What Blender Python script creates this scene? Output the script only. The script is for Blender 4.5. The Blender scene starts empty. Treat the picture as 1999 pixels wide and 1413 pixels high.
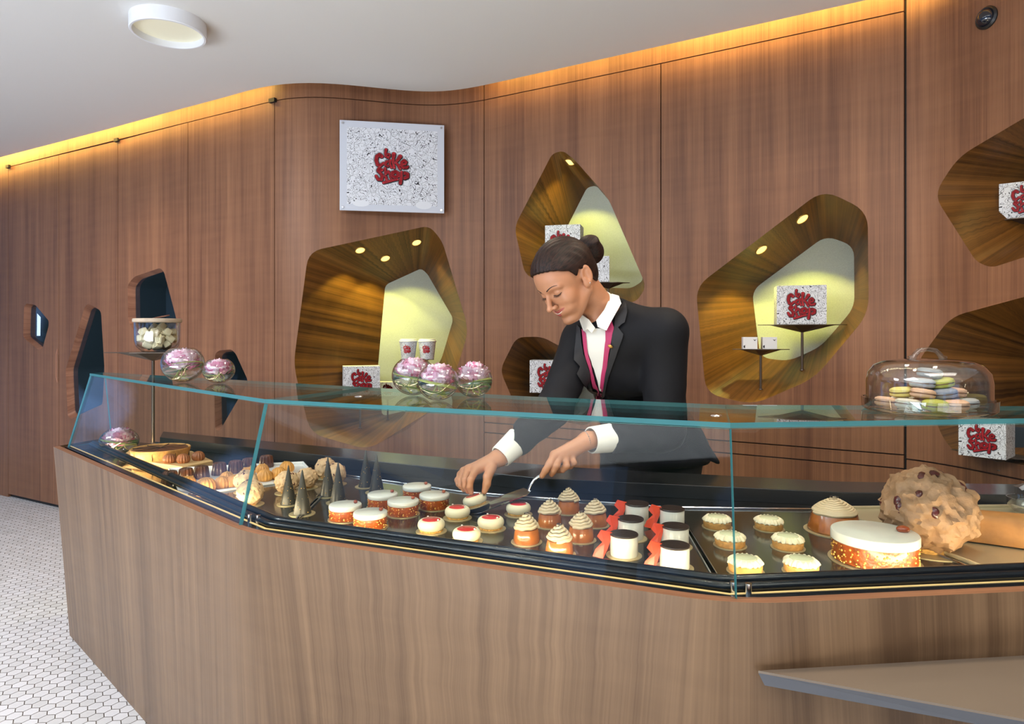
import bpy, bmesh, math, random
import numpy as np
from mathutils import Vector, Matrix, noise
from mathutils.bvhtree import BVHTree
from mathutils.geometry import delaunay_2d_cdt

# ------------------------------------------------------------------ camera, world, exposure
sc = bpy.context.scene
C = sc.collection
EYE = 1.25                                   # camera height
F = 1300.0                                   # focal length in pixels of the 1999 px wide frame
cam_d = bpy.data.cameras.new('camera'); cam = bpy.data.objects.new('camera', cam_d); C.objects.link(cam)
cam.location = (0, 0, EYE); cam.rotation_euler = (math.radians(90), 0, 0)
cam_d.sensor_width = 36; cam_d.lens = F / 1999 * 36; cam_d.shift_y = -51.5 / 1999
cam_d.clip_start = 0.02; cam_d.clip_end = 200
sc.camera = cam
sc.view_settings.view_transform = 'Standard'; sc.view_settings.look = 'None'
sc.view_settings.gamma = 1; sc.view_settings.use_curve_mapping = False
sc.view_settings.exposure = 0.0
sc.cycles.max_bounces = 10; sc.cycles.transparent_max_bounces = 24
sc.cycles.diffuse_bounces = 4; sc.cycles.glossy_bounces = 4; sc.cycles.transmission_bounces = 6
sc.cycles.caustics_reflective = False; sc.cycles.caustics_refractive = False
sc.cycles.sample_clamp_indirect = 4.0
sc.cycles.use_denoising = True

def P(px, py, Y):
    """world point seen at picture position px,py at distance Y"""
    return Vector(((px - 999.5) / F * Y, Y, EYE - (py - 655) / F * Y))
def G(px, py, z):
    """point of the horizontal plane z under picture position px,py"""
    Y = F * (EYE - z) / (py - 655)
    return Vector(((px - 999.5) / F * Y, Y, z))

# world: street daylight with dark foliage patches
world = bpy.data.worlds.new('street_daylight'); sc.world = world; world.use_nodes = True
wn = world.node_tree.nodes; wl = world.node_tree.links; wn.clear()
wo = wn.new('ShaderNodeOutputWorld'); wb = wn.new('ShaderNodeBackground'); wl.new(wb.outputs[0], wo.inputs[0])
tc = wn.new('ShaderNodeTexCoord'); nz = wn.new('ShaderNodeTexNoise'); nz.inputs['Scale'].default_value = 5.5
nz.inputs['Detail'].default_value = 8; wl.new(tc.outputs['Generated'], nz.inputs['Vector'])
r1 = wn.new('ShaderNodeValToRGB'); wl.new(nz.outputs[0], r1.inputs[0])
r1.color_ramp.elements[0].position = .47; r1.color_ramp.elements[0].color = (.035, .06, .045, 1)
r1.color_ramp.elements[1].position = .53; r1.color_ramp.elements[1].color = (.30, .52, 1.0, 1)
sp = wn.new('ShaderNodeSeparateXYZ'); wl.new(tc.outputs['Generated'], sp.inputs[0])
mr = wn.new('ShaderNodeMapRange'); wl.new(sp.outputs[2], mr.inputs[0])
mr.inputs[1].default_value = .38; mr.inputs[2].default_value = .6
mx = wn.new('ShaderNodeMixRGB'); wl.new(mr.outputs[0], mx.inputs[0]); wl.new(r1.outputs[0], mx.inputs[1])
mx.inputs[2].default_value = (.72, .84, 1.0, 1)
wl.new(mx.outputs[0], wb.inputs[0]); wb.inputs[1].default_value = 1.0

def area(name, loc, target, size, sizey, power, col, shape='RECTANGLE', spread=None):
    l = bpy.data.lights.new(name, 'AREA'); l.shape = shape; l.size = size
    if shape in ('RECTANGLE', 'ELLIPSE'): l.size_y = sizey
    l.energy = power; l.color = col
    if spread: l.spread = spread
    o = bpy.data.objects.new(name, l); C.objects.link(o); o.location = loc
    d = Vector(target) - Vector(loc); o.rotation_euler = d.to_track_quat('-Z', 'Y').to_euler()
    return o
def spot(name, loc, target, power, col, ang, blend=.5, r=.02):
    l = bpy.data.lights.new(name, 'SPOT'); l.energy = power; l.color = col
    l.spot_size = math.radians(ang); l.spot_blend = blend; l.shadow_soft_size = r
    o = bpy.data.objects.new(name, l); C.objects.link(o); o.location = loc
    d = Vector(target) - Vector(loc); o.rotation_euler = d.to_track_quat('-Z', 'Y').to_euler()
    return o
# added fill lights near the floor behind the camera, standing in for daylight bounce
area('floor_fill', (-2.9, -1.6, .06), (-2.9, -1.5, 3), 3.6, 2.2, 340, (.82, .90, 1.0))
area('floor_fill_right', (1.3, -1.9, .06), (1.3, -1.8, 3), 2.6, 1.6, 58, (1.0, .95, .88))
# added soft fill lights under the ceiling over the customer side, without fixtures
area('ceiling_fill_left', (-3.3, 1.7, 2.57), (-3.3, 2.1, 0), 1.4, .9, 92, (.95, .96, 1.0))
area('ceiling_fill', (-1.9, .2, 2.57), (-1.8, .5, 0), 1.6, .9, 50, (.90, .94, 1.0))
area('ceiling_fill_right', (.9, .2, 2.57), (.9, .5, 0), 1.6, .8, 25, (1.0, .93, .84))
# added warm fill from above for the counter and person, without fixtures
for (x, y) in ((-.9, 1.1), (.35, 1.35), (1.15, 1.5), (-.2, 2.65), (.9, 2.25), (-2.6, 3.6)):
    area('warm_top_fill', (x, y, 2.59), (x, y + .12, 0), .10, .1, 4.5, (1, .84, .62), 'DISK', math.radians(110))

# ------------------------------------------------------------------ materials
MATS = {}
def srgb(r, g, b):
    f = lambda c: (c / 255 / 12.92) if c / 255 <= .04045 else ((c / 255 + .055) / 1.055) ** 2.4
    return (f(r), f(g), f(b), 1)
def nt(name):
    m = bpy.data.materials.new(name); m.use_nodes = True
    n = m.node_tree.nodes; n.clear(); return m, n, m.node_tree.links
def mat(name, col, rough=.5, metal=0, spec=.5, var=0, vscale=40, bump=0, bscale=80, sss=0, emit=None, estr=0, coat=0, sheen=0, bdist=.002, trans=0):
    if name in MATS: return MATS[name]
    m, n, l = nt(name)
    o = n.new('ShaderNodeOutputMaterial'); b = n.new('ShaderNodeBsdfPrincipled'); l.new(b.outputs[0], o.inputs[0])
    b.inputs['Base Color'].default_value = col; b.inputs['Roughness'].default_value = rough
    b.inputs['Metallic'].default_value = metal; b.inputs['Specular IOR Level'].default_value = spec
    if coat: b.inputs['Coat Weight'].default_value = coat; b.inputs['Coat Roughness'].default_value = .08
    if sheen: b.inputs['Sheen Weight'].default_value = sheen
    if sss:
        b.inputs['Subsurface Weight'].default_value = sss; b.inputs['Subsurface Scale'].default_value = .004
        b.inputs['Subsurface Radius'].default_value = (1, .45, .3)
    if emit: b.inputs['Emission Color'].default_value = emit; b.inputs['Emission Strength'].default_value = estr
    if trans: b.inputs['Transmission Weight'].default_value = trans
    if var or bump:
        t = n.new('ShaderNodeTexCoord')
    if var:
        z = n.new('ShaderNodeTexNoise'); z.inputs['Scale'].default_value = vscale; z.inputs['Detail'].default_value = 4
        l.new(t.outputs['Object'], z.inputs['Vector'])
        r = n.new('ShaderNodeValToRGB'); l.new(z.outputs[0], r.inputs[0])
        r.color_ramp.elements[0].position = .3; r.color_ramp.elements[1].position = .7
        r.color_ramp.elements[0].color = tuple(max(0, c * (1 - var)) for c in col[:3]) + (1,)
        r.color_ramp.elements[1].color = tuple(min(1, c * (1 + var)) for c in col[:3]) + (1,)
        l.new(r.outputs[0], b.inputs['Base Color'])
    if bump:
        z = n.new('ShaderNodeTexNoise'); z.inputs['Scale'].default_value = bscale; z.inputs['Detail'].default_value = 5
        l.new(t.outputs['Object'], z.inputs['Vector'])
        bp = n.new('ShaderNodeBump'); bp.inputs['Strength'].default_value = bump; bp.inputs['Distance'].default_value = bdist
        l.new(z.outputs[0], bp.inputs['Height']); l.new(bp.outputs[0], b.inputs['Normal'])
    MATS[name] = m; return m

def wood(name, dark, light, rough=.42, su=1.0, stripes=.5, seed=0.0, coat=0.0):
    """veneer: UV in metres, grain runs along V"""
    if name in MATS: return MATS[name]
    m, n, l = nt(name)
    o = n.new('ShaderNodeOutputMaterial'); b = n.new('ShaderNodeBsdfPrincipled'); l.new(b.outputs[0], o.inputs[0])
    b.inputs['Roughness'].default_value = rough; b.inputs['Specular IOR Level'].default_value = .4
    b.inputs['Coat Weight'].default_value = coat; b.inputs['Coat Roughness'].default_value = .2
    uv = n.new('ShaderNodeUVMap'); uv.uv_map = 'UVMap'
    def nz(sx, sy, det, dist=0):
        mp = n.new('ShaderNodeMapping'); mp.inputs['Scale'].default_value = (sx * su, sy * su, 1)
        mp.inputs['Location'].default_value = (seed, seed * 1.7, seed)
        l.new(uv.outputs[0], mp.inputs[0])
        t = n.new('ShaderNodeTexNoise'); t.inputs['Scale'].default_value = 1; t.inputs['Detail'].default_value = det
        t.inputs['Distortion'].default_value = dist
        l.new(mp.outputs[0], t.inputs['Vector']); return t.outputs[0]
    broad = nz(7, .35, 2, .1); mid = nz(38, .8, 3, .05); fine = nz(260, 2.2, 3); fig = nz(3.2, 22, 2, .4)
    def math_(op, a, bb):
        q = n.new('ShaderNodeMath'); q.operation = op
        for i, v in enumerate((a, bb)):
            if isinstance(v, (int, float)): q.inputs[i].default_value = v
            else: l.new(v, q.inputs[i])
        return q.outputs[0]
    s = math_('ADD', math_('MULTIPLY', broad, .55), math_('ADD', math_('MULTIPLY', mid, stripes), math_('MULTIPLY', fine, .42)))
    s = math_('ADD', s, math_('MULTIPLY', fig, .12))
    s = math_('SUBTRACT', s, (.55 + stripes + .42 + .12) / 2 - .5)
    r = n.new('ShaderNodeValToRGB'); l.new(s, r.inputs[0])
    e = r.color_ramp.elements; e[0].position = .26; e[0].color = dark; e[1].position = .74; e[1].color = light
    l.new(r.outputs[0], b.inputs['Base Color'])
    bp = n.new('ShaderNodeBump'); bp.inputs['Strength'].default_value = .12; bp.inputs['Distance'].default_value = .0006
    l.new(fine, bp.inputs['Height']); l.new(bp.outputs[0], b.inputs['Normal'])
    MATS[name] = m; return m

def glass_mat(name, tint=(1, 1, 1, 1), ior=1.5, rough=0.0, boost=1.0):
    """thin sheet glass: fresnel mix of mirror and clear"""
    if name in MATS: return MATS[name]
    m, n, l = nt(name)
    o = n.new('ShaderNodeOutputMaterial'); mix = n.new('ShaderNodeMixShader'); l.new(mix.outputs[0], o.inputs[0])
    fr = n.new('ShaderNodeFresnel')
    ge = n.new('ShaderNodeNewGeometry'); io = n.new('ShaderNodeMapRange'); l.new(ge.outputs['Backfacing'], io.inputs[0])
    io.inputs[3].default_value = ior; io.inputs[4].default_value = 1 / ior; l.new(io.outputs[0], fr.inputs[0])
    q = n.new('ShaderNodeMath'); q.operation = 'MULTIPLY'; q.use_clamp = True; l.new(fr.outputs[0], q.inputs[0]); q.inputs[1].default_value = boost
    l.new(q.outputs[0], mix.inputs[0])
    t = n.new('ShaderNodeBsdfTransparent'); t.inputs[0].default_value = tint
    g = n.new('ShaderNodeBsdfGlossy'); g.inputs['Roughness'].default_value = rough
    l.new(t.outputs[0], mix.inputs[1]); l.new(g.outputs[0], mix.inputs[2])
    MATS[name] = m; return m

def edge_glass(name, col):
    m, n, l = nt(name)
    o = n.new('ShaderNodeOutputMaterial'); b = n.new('ShaderNodeBsdfPrincipled')
    b.inputs['Base Color'].default_value = col; b.inputs['Roughness'].default_value = .12
    b.inputs['Specular IOR Level'].default_value = .8
    t = n.new('ShaderNodeBsdfTransparent'); t.inputs[0].default_value = (.25, .62, .62, 1)
    tr = n.new('ShaderNodeBsdfTranslucent'); tr.inputs[0].default_value = col
    m1 = n.new('ShaderNodeMixShader'); m1.inputs[0].default_value = .5; l.new(b.outputs[0], m1.inputs[1]); l.new(tr.outputs[0], m1.inputs[2])
    m2 = n.new('ShaderNodeMixShader'); m2.inputs[0].default_value = .30; l.new(m1.outputs[0], m2.inputs[1]); l.new(t.outputs[0], m2.inputs[2])
    l.new(m2.outputs[0], o.inputs[0]); MATS[name] = m; return m

M_WALL = wood('walnut_veneer_wall', srgb(98, 61, 41), srgb(154, 107, 75), .46, stripes=.5)
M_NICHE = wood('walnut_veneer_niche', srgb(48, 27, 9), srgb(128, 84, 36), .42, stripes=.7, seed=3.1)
M_PORT = wood('walnut_solid_reveal', srgb(110, 68, 50), srgb(186, 132, 104), .4, stripes=.4, seed=7.7)
M_COUNTER = wood('oak_veneer_counter', srgb(98, 73, 51), srgb(138, 108, 79), .4, stripes=.75, seed=5.3, coat=.1)
M_CEIL = mat('white_ceiling_paint', srgb(222, 220, 216), .85)
M_BLACK = mat('black_gap', (.01, .009, .008, 1), .6)
M_DARKMETAL = mat('dark_bronze_metal', srgb(112, 98, 86), .35, metal=.8)
M_BRASS = mat('brass_strip', srgb(190, 150, 80), .3, metal=.8)
M_STEEL = mat('polished_steel', (.72, .72, .74, 1), .18, metal=1)
M_RAIL = mat('black_rubber_rail', (.006, .008, .012, 1), .2, spec=.45)
M_DECK = mat('black_stone_deck', (.010, .010, .011, 1), .12, spec=.4)
M_LEDGE = mat('charcoal_ledge', (.022, .023, .025, 1), .22, spec=.45)
M_TRAY = mat('smoked_tray', (.026, .024, .020, 1), .13, spec=.55)
M_GLASS = glass_mat('clear_sheet_glass', (.96, .985, .98, 1), 1.5, 0, .6)
M_GLASSTOP = glass_mat('clear_top_glass', (.94, .97, .96, 1), 1.5, 0, 1.0)
M_GEDGE = edge_glass('teal_glass_edge', (.12, .42, .47, 1))
M_BOWL = glass_mat('blown_glass', (.97, .98, .98, 1), 1.5, 0, 1.9)
M_WHITE = mat('white_card', srgb(235, 235, 238), .55)

# ------------------------------------------------------------------ mesh helpers
class MB:
    def __init__(s): s.v = []; s.f = []; s.m = []; s.uv = []
    def add(s, v, f, m=0, uv=None):
        o = len(s.v); s.v += [tuple(p) for p in v]
        for i, q in enumerate(f):
            s.f.append(tuple(o + k for k in q)); s.m.append(m if isinstance(m, int) else m[i])
            s.uv.append(uv[i] if uv else None)
        return s
    def box(s, c, d, m=0, rz=0, bev=0):
        x, y, z = d[0] / 2, d[1] / 2, d[2] / 2
        R = Matrix.Rotation(rz, 3, 'Z'); c = Vector(c)
        v = [c + R @ Vector((a * x, b * y, e * z)) for a in (-1, 1) for b in (-1, 1) for e in (-1, 1)]
        return s.add(v, [(0, 1, 3, 2), (4, 6, 7, 5), (0, 4, 5, 1), (2, 3, 7, 6), (0, 2, 6, 4), (1, 5, 7, 3)], m)
    def prism(s, poly, z0, z1, m=0, top=None):
        n = len(poly); v = [(p[0], p[1], z0) for p in poly] + [(p[0], p[1], z1) for p in (top or poly)]
        s.add(v, [tuple(range(n))[::-1], tuple(range(n, 2 * n))] + [(i, (i + 1) % n, n + (i + 1) % n, n + i) for i in range(n)], m)
        return s
    def lathe(s, prof, n=32, c=(0, 0, 0), m=0, fn=None, a0=0):
        """prof: list of (r,z) bottom to top; fn(angle, r, z)->(r,z)"""
        rings = []; v = []
        for (r, z) in prof:
            if r < 1e-6: rings.append([len(v)]); v.append((c[0], c[1], c[2] + z))
            else:
                ids = []
                for i in range(n):
                    a = a0 + 2 * math.pi * i / n; rr, zz = (fn(a, r, z) if fn else (r, z))
                    ids.append(len(v)); v.append((c[0] + rr * math.cos(a), c[1] + rr * math.sin(a), c[2] + zz))
                rings.append(ids)
        f = []
        for A, B in zip(rings, rings[1:]):
            for i in range(n):
                j = (i + 1) % n
                if len(A) == 1 and len(B) == 1: break
                if len(A) == 1: f.append((A[0], B[j], B[i]))
                elif len(B) == 1: f.append((A[i], A[j], B[0]))
                else: f.append((A[i], A[j], B[j], B[i]))
        return s.add(v, f, m)
    def tube(s, pts, r, n=10, m=0, closed=False, cap=True, flat=1.0):
        pts = [Vector(p) for p in pts]; k = len(pts)
        rs = r if isinstance(r, (list, tuple)) else [r] * k
        v = []; up = None
        for i, p in enumerate(pts):
            t = (pts[(i + 1) % k] - pts[i - 1]) if closed else (pts[min(i + 1, k - 1)] - pts[max(i - 1, 0)])
            t.normalize()
            if up is None: up = t.orthogonal().normalized()
            up = (up - t * up.dot(t))
            up = up.normalized() if up.length > 1e-6 else t.orthogonal().normalized()
            w = t.cross(up)
            for j in range(n):
                a = 2 * math.pi * j / n; v.append(p + (up * math.cos(a) + w * math.sin(a) * flat) * rs[i])
        f = []
        for i in range(k if closed else k - 1):
            for j in range(n):
                a = i * n + j; b = i * n + (j + 1) % n; c2 = ((i + 1) % k) * n + (j + 1) % n; d = ((i + 1) % k) * n + j
                f.append((a, b, c2, d))
        if cap and not closed: f += [tuple(range(n))[::-1], tuple((k - 1) * n + j for j in range(n))]
        return s.add(v, f, m)
    def ico(s, c, r, sub=2, m=0, fn=None, rot=None):
        bm = bmesh.new(); bmesh.ops.create_icosphere(bm, subdivisions=sub, radius=1)
        r = r if isinstance(r, (tuple, list)) else (r, r, r)
        v = []
        for q in bm.verts:
            p = Vector(q.co); k = fn(p) if fn else 1
            p = Vector((p.x * r[0], p.y * r[1], p.z * r[2])) * k
            if rot: p = rot @ p
            v.append(Vector(c) + p)
        s.add(v, [tuple(x.index for x in q.verts) for q in bm.faces], m); bm.free(); return s
    def build(s, name, mats, parent=None, smooth=True, bevel=0, loc=None, angle=40):
        me = bpy.data.meshes.new(name); me.from_pydata(s.v, [], s.f)
        mats = mats if isinstance(mats, (list, tuple)) else [mats]
        for q in mats: me.materials.append(q)
        me.polygons.foreach_set('material_index', s.m)
        if any(u is not None for u in s.uv):
            L = me.uv_layers.new(name='UVMap'); k = 0
            for i, p in enumerate(me.polygons):
                u = s.uv[i]
                for j in range(p.loop_total):
                    L.data[p.loop_start + j].uv = u[j] if u else (0, 0)
        me.polygons.foreach_set('use_smooth', [bool(smooth)] * len(me.polygons))
        me.update()
        if smooth and smooth != 'all':
            try: me.set_sharp_from_angle(angle=math.radians(angle))
            except Exception: pass
        o = bpy.data.objects.new(name, me); C.objects.link(o)
        if parent: o.parent = parent
        if loc is not None: o.location = loc
        if bevel:
            b = o.modifiers.new('bevel', 'BEVEL'); b.width = bevel; b.segments = 2; b.limit_method = 'ANGLE'
        return o

def tag(o, label=None, cat=None, group=None, kind=None):
    if label: o['label'] = label
    if cat: o['category'] = cat
    if group: o['group'] = group
    if kind: o['kind'] = kind
    return o
def thing(name, label, cat, loc=(0, 0, 0), rz=0, group=None):
    o = bpy.data.objects.new(name, None); C.objects.link(o); o.empty_display_size = .05
    o.location = loc; o.rotation_euler = (0, 0, rz); return tag(o, label, cat, group)
KIDS = {}
def dup(root, loc=None, rz=None, label=None, group=None, scale=None, rot=None):
    r = root.copy(); C.objects.link(r)
    if loc is not None: r.location = loc
    if rz is not None: r.rotation_euler = (0, 0, rz)
    if rot is not None: r.rotation_euler = rot
    if scale is not None: r.scale = (scale,) * 3 if isinstance(scale, (int, float)) else scale
    if label: r['label'] = label
    if group: r['group'] = group
    for ch in list(root.children):
        c = ch.copy(); C.objects.link(c); c.parent = r
        for g in ch.children:
            d = g.copy(); C.objects.link(d); d.parent = c
    return r
def place(proto, used, spots, group):
    """spots: (loc, rz, scale, label); first spot moves the prototype itself"""
    for i, (loc, rz, s, lab) in enumerate(spots):
        if i == 0: proto.location = loc; proto.rotation_euler = (0, 0, rz); proto.scale = (s, s, s); o = proto; first = True
        else: o = dup(proto, loc, rz, scale=s)
        o['label'] = lab; o['group'] = group
# ------------------------------------------------------------------ back wall: a curved plan line, met by doors, panels and niches
SEAM_Z = 2.556; CEIL_Z = 2.60
plan0 = [(-5.6, 6.12), (-3.92, 5.17), (-3.28, 4.815), (-2.64, 4.457), (-1.98, 4.075), (-1.527, 3.82), (-1.377, 3.727), (-1.30, 3.69), (-1.235, 3.664),
         (-1.165, 3.648), (-1.055, 3.643), (-.951, 3.660), (-.848, 3.690), (-.743, 3.721), (-.637, 3.752), (-.527, 3.775), (-.44, 3.782),
         (-.338, 3.768), (-.235, 3.735), (-.155, 3.698), (0, 3.609), (.716, 3.196), (1.30, 2.857), (1.589, 2.690), (1.645, 2.61), (1.69, 2.50), (1.756, 2.284), (1.83, 2.0), (1.92, 1.55)]
def resample(pl, step=.03):
    pts = [Vector((x, y, 0)) for x, y in pl]; out = []
    for a, b in zip(pts, pts[1:]):
        k = max(1, int((b - a).length / step)); out += [a.lerp(b, i / k) for i in range(k)]
    out.append(pts[-1])
    for _ in range(10):
        o2 = [out[0]] + [(out[i - 1] + out[i] * 2 + out[i + 1]) / 4 for i in range(1, len(out) - 1)] + [out[-1]]; out = o2
    return out
PL = resample(plan0); SL = [0.0]
for a, b in zip(PL, PL[1:]): SL.append(SL[-1] + (b - a).length)
def wp(s, z, off=0.0):
    """wall point at arc length s, height z; off>0 goes behind the wall face"""
    s = min(max(s, 0), SL[-1] - 1e-6)
    i = min(int(np.searchsorted(SL, s, side='right')) - 1, len(PL) - 2)
    t = (s - SL[i]) / (SL[i + 1] - SL[i]); p = PL[i].lerp(PL[i + 1], t)
    # smooth normal
    def nn(k):
        k = min(max(k, 1), len(PL) - 2); d = PL[k + 1] - PL[k - 1]; return Vector((-d.y, d.x, 0)).normalized()
    n = nn(i).lerp(nn(i + 1), t).normalized()
    q = p + n * off; return Vector((q.x, q.y, z))
def wn_(s): return (wp(s, 0, 1) - wp(s, 0, 0)).normalized()
def wray(px, py):
    """picture position -> (s,z) on the wall face"""
    k = (px - 999.5) / F
    for i in range(len(PL) - 1):
        a, b = PL[i], PL[i + 1]; fa = a.x - k * a.y; fb = b.x - k * b.y
        if fa <= 0 <= fb or fb <= 0 <= fa:
            t = fa / (fa - fb); p = a.lerp(b, t)
            return SL[i] + t * (SL[i + 1] - SL[i]), EYE - (py - 655) / F * p.y
    raise ValueError(px)
def S(px): return wray(px, 655)[0]

def round_poly(pts, r, seg=5):
    out = []; n = len(pts)
    for i in range(n):
        a, b, c = Vector(pts[i - 1]), Vector(pts[i]), Vector(pts[(i + 1) % n])
        u = (a - b); w = (c - b); rr = min(r, u.length * .42, w.length * .42)
        p0 = b + u.normalized() * rr; p1 = b + w.normalized() * rr
        for k in range(seg + 1):
            t = k / seg; out.append((p0 * (1 - t) ** 2 + b * 2 * t * (1 - t) + p1 * t * t))
    return out
def inside(p, poly):
    c = False; n = len(poly); x, y = p
    for i in range(n):
        x1, y1 = poly[i][0], poly[i][1]; x2, y2 = poly[i - 1][0], poly[i - 1][1]
        if (y1 > y) != (y2 > y) and x < (x2 - x1) * (y - y1) / (y2 - y1) + x1: c = not c
    return c
def panel(mb, s0, s1, z0, z1, holes=(), thick=.02, curved=None, m=0):
    """wall panel in (s,z) with holes, rim all round; grain vertical"""
    step = .05 if curved else 5
    cols = [s0 + (s1 - s0) * i / max(1, round((s1 - s0) / step)) for i in range(max(1, round((s1 - s0) / step)) + 1)] if curved else [s0, s1]
    outer = [Vector((s, z0)) for s in cols] + [Vector((s, z1)) for s in cols[::-1]]
    v = list(outer); e = [(i, (i + 1) % len(outer)) for i in range(len(outer))]
    for h in holes:
        o = len(v); v += [Vector(p) for p in h]; e += [(o + i, o + (i + 1) % len(h)) for i in range(len(h))]
    if curved:
        for s in cols[1:-1]:
            for k in range(1, int((z1 - z0) / .12)):
                q = Vector((s, z0 + .12 * k))
                if not any(inside(q, h) or min((q - Vector(a)).length for a in h) < .02 for h in holes): v.append(q)
    rv, re, rf, ov, oe, of = delaunay_2d_cdt(v, e, [], 0, 1e-6)
    tris = []
    for t in rf:
        cx = sum(rv[i].x for i in t) / len(t); cz = sum(rv[i].y for i in t) / len(t)
        if cx < s0 or cx > s1 or cz < z0 or cz > z1: continue
        if any(inside((cx, cz), h) for h in holes): continue
        tris.append(tuple(t))
    pts = [wp(q.x, q.y) for q in rv]
    f = []; uv = []
    for t in tris:
        a, b, c = (pts[i] for i in t[:3]); n = (b - a).cross(c - a)
        if n.dot(wn_(rv[t[0]].x)) > 0: t = t[::-1]
        f.append(t); uv.append([(rv[i].x, rv[i].y) for i in t])
    mb.add(pts, f, m, uv)
    k = len(outer); ring = [wp(q.x, q.y) for q in outer] + [wp(q.x, q.y, thick) for q in outer]
    mb.add(ring, [(i, (i + 1) % k, k + (i + 1) % k, k + i) for i in range(k)], m,
           [[(0, 0), (.01, 0), (.01, .02), (0, .02)]] * k)
NICHES = {}
def px_poly(pp, r, seg=5):
    return round_poly([wray(*p) for p in pp], r, seg)
def niche_hole(name, outer_px, inner_px, D, r=.05, ri=.03):
    h = px_poly(outer_px, r); sc_ = sum(p[0] for p in h) / len(h)
    n = wn_(sc_); c = wp(sc_, 1.3, D); inner = []
    for (px, py) in inner_px:
        d = Vector(((px - 999.5) / F, 1, -(py - 655) / F)); o = Vector((0, 0, EYE))
        t = (c - o).dot(n) / d.dot(n); inner.append(o + d * t)
    # local 2d frame on back plane
    u = Vector((n.y, -n.x, 0)); in2 = round_poly([((p - c).dot(u), p.z) for p in inner], ri)
    inner3 = [Vector((c.x + u.x * q[0], c.y + u.y * q[0], q[1])) for q in in2]
    NICHES[name] = dict(hole=h, inner=inner3, n=n, c=c, u=u, D=D)
    return h
N1o = [(602, 492), (838, 440), (863, 470), (915, 645), (872, 782), (720, 878), (606, 845), (573, 712)]
N1i = [(752, 556), (822, 524), (834, 534), (885, 622), (862, 700), (800, 800), (746, 812), (738, 715)]
N2o = [(1004, 443), (1078, 300), (1099, 294), (1122, 312), (1187, 386), (1262, 560), (1240, 592), (1130, 575), (1025, 537)]
N2i = [(1085, 490), (1112, 433), (1146, 366), (1164, 362), (1196, 400), (1257, 547), (1232, 563), (1150, 560), (1092, 540)]
N3o = [(976, 722), (1008, 658), (1058, 657), (1120, 690), (1185, 770), (1150, 832), (1012, 806)]
N3i = [(1050, 740), (1068, 705), (1090, 700), (1118, 712), (1165, 780), (1135, 812), (1062, 800)]
N4o = [(1358, 560), (1607, 370), (1694, 412), (1696, 612), (1590, 738), (1470, 790), (1378, 768)]
N4i = [(1468, 567), (1612, 460), (1667, 480), (1668, 600), (1603, 676), (1540, 705), (1484, 698)]
N5o = [(1822, 380), (1871, 305), (2060, 194), (2075, 300), (2060, 482), (1935, 523), (1905, 510)]
N5i = [(2040, 375), (2050, 335), (2090, 290), (2100, 330), (2095, 400), (2070, 430), (2045, 420)]
N6o = [(1786, 712), (1855, 618), (2070, 560), (2080, 700), (2070, 922), (1862, 882), (1838, 850)]
N6i = [(2030, 720), (2040, 680), (2090, 670), (2100, 730), (2095, 820), (2060, 830), (2035, 800)]
h1 = niche_hole('n1', N1o, N1i, .40, .075, .03); h2 = niche_hole('n2', N2o, N2i, .34, .05)
h3 = niche_hole('n3', N3o, N3i, .32, .05); h4 = niche_hole('n4', N4o, N4i, .34, .07, .05)
h5 = niche_hole('n5', N5o, N5i, .34, .06); h6 = niche_hole('n6', N6o, N6i, .34, .06)
P1 = [(47, 598), (52, 592), (69, 595), (95, 626), (95, 636), (83, 680), (76, 684), (45, 658)]
P2 = [(128, 722), (166, 597), (174, 592), (197, 607), (204, 720), (200, 790), (138, 818), (132, 810)]
P3 = [(250, 625), (249, 556), (262, 540), (312, 523), (320, 530), (345, 625), (330, 700), (285, 690)]
P4 = [(418, 745), (420, 690), (428, 684), (452, 682), (460, 690), (485, 745), (428, 842), (420, 838)]
sx = {k: S(k) for k in (16, 115, 230, 367, 536, 945, 1290, 1767)}
g = .0025
def door(n, k0, k1, port, label_gap=None):
    mb = MB(); h = px_poly(port, .03, 4)
    panel(mb, sx[k0] + g, sx[k1] - g, .025, SEAM_Z - g, [h], curved=False)
    o = mb.build('door_%d' % n, M_WALL, smooth=False); o['kind'] = 'structure'
    # reveal and dark pane
    D = .045; k = len(h); sc_ = sum(p[0] for p in h) / k; zc = sum(p[1] for p in h) / k
    mv = [wp(p[0], p[1]) for p in h] + [wp(sc_ + (p[0] - sc_) * .94, zc + (p[1] - zc) * .94, D) for p in h]
    q = MB(); per = [0]
    for i in range(k): per.append(per[-1] + (Vector(h[(i + 1) % k]) - Vector(h[i])).length)
    q.add(mv, [(i, k + i, k + (i + 1) % k, (i + 1) % k) for i in range(k)], 0,
          [[(per[i], 0), (per[i], D), (per[i + 1], D), (per[i + 1], 0)] for i in range(k)])
    q.build('porthole_reveal', M_PORT, o, smooth=False)
    q = MB(); pv = [wp(sc_ + (p[0] - sc_) * .94, zc + (p[1] - zc) * .94, D - .004) for p in h]
    q.add(pv, [tuple(range(k))[::-1]]); q.build('porthole_pane', M_PANE, o, smooth=False)
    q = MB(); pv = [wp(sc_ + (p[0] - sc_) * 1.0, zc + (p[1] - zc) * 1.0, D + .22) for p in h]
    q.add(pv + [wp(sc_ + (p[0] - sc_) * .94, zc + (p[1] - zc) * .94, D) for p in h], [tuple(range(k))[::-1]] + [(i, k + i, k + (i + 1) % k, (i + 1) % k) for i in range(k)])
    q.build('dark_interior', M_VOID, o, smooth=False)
    return o, h
M_PANE = glass_mat('porthole_glass', (.8, .88, .95, 1), 1.5, .02, 1.6)
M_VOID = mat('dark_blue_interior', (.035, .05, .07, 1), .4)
d1, hp1 = door(1, 16, 115, P1); d2, hp2 = door(2, 115, 230, P2); d3, hp3 = door(3, 230, 367, P3); d4, hp4 = door(4, 367, 536, P4)
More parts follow.
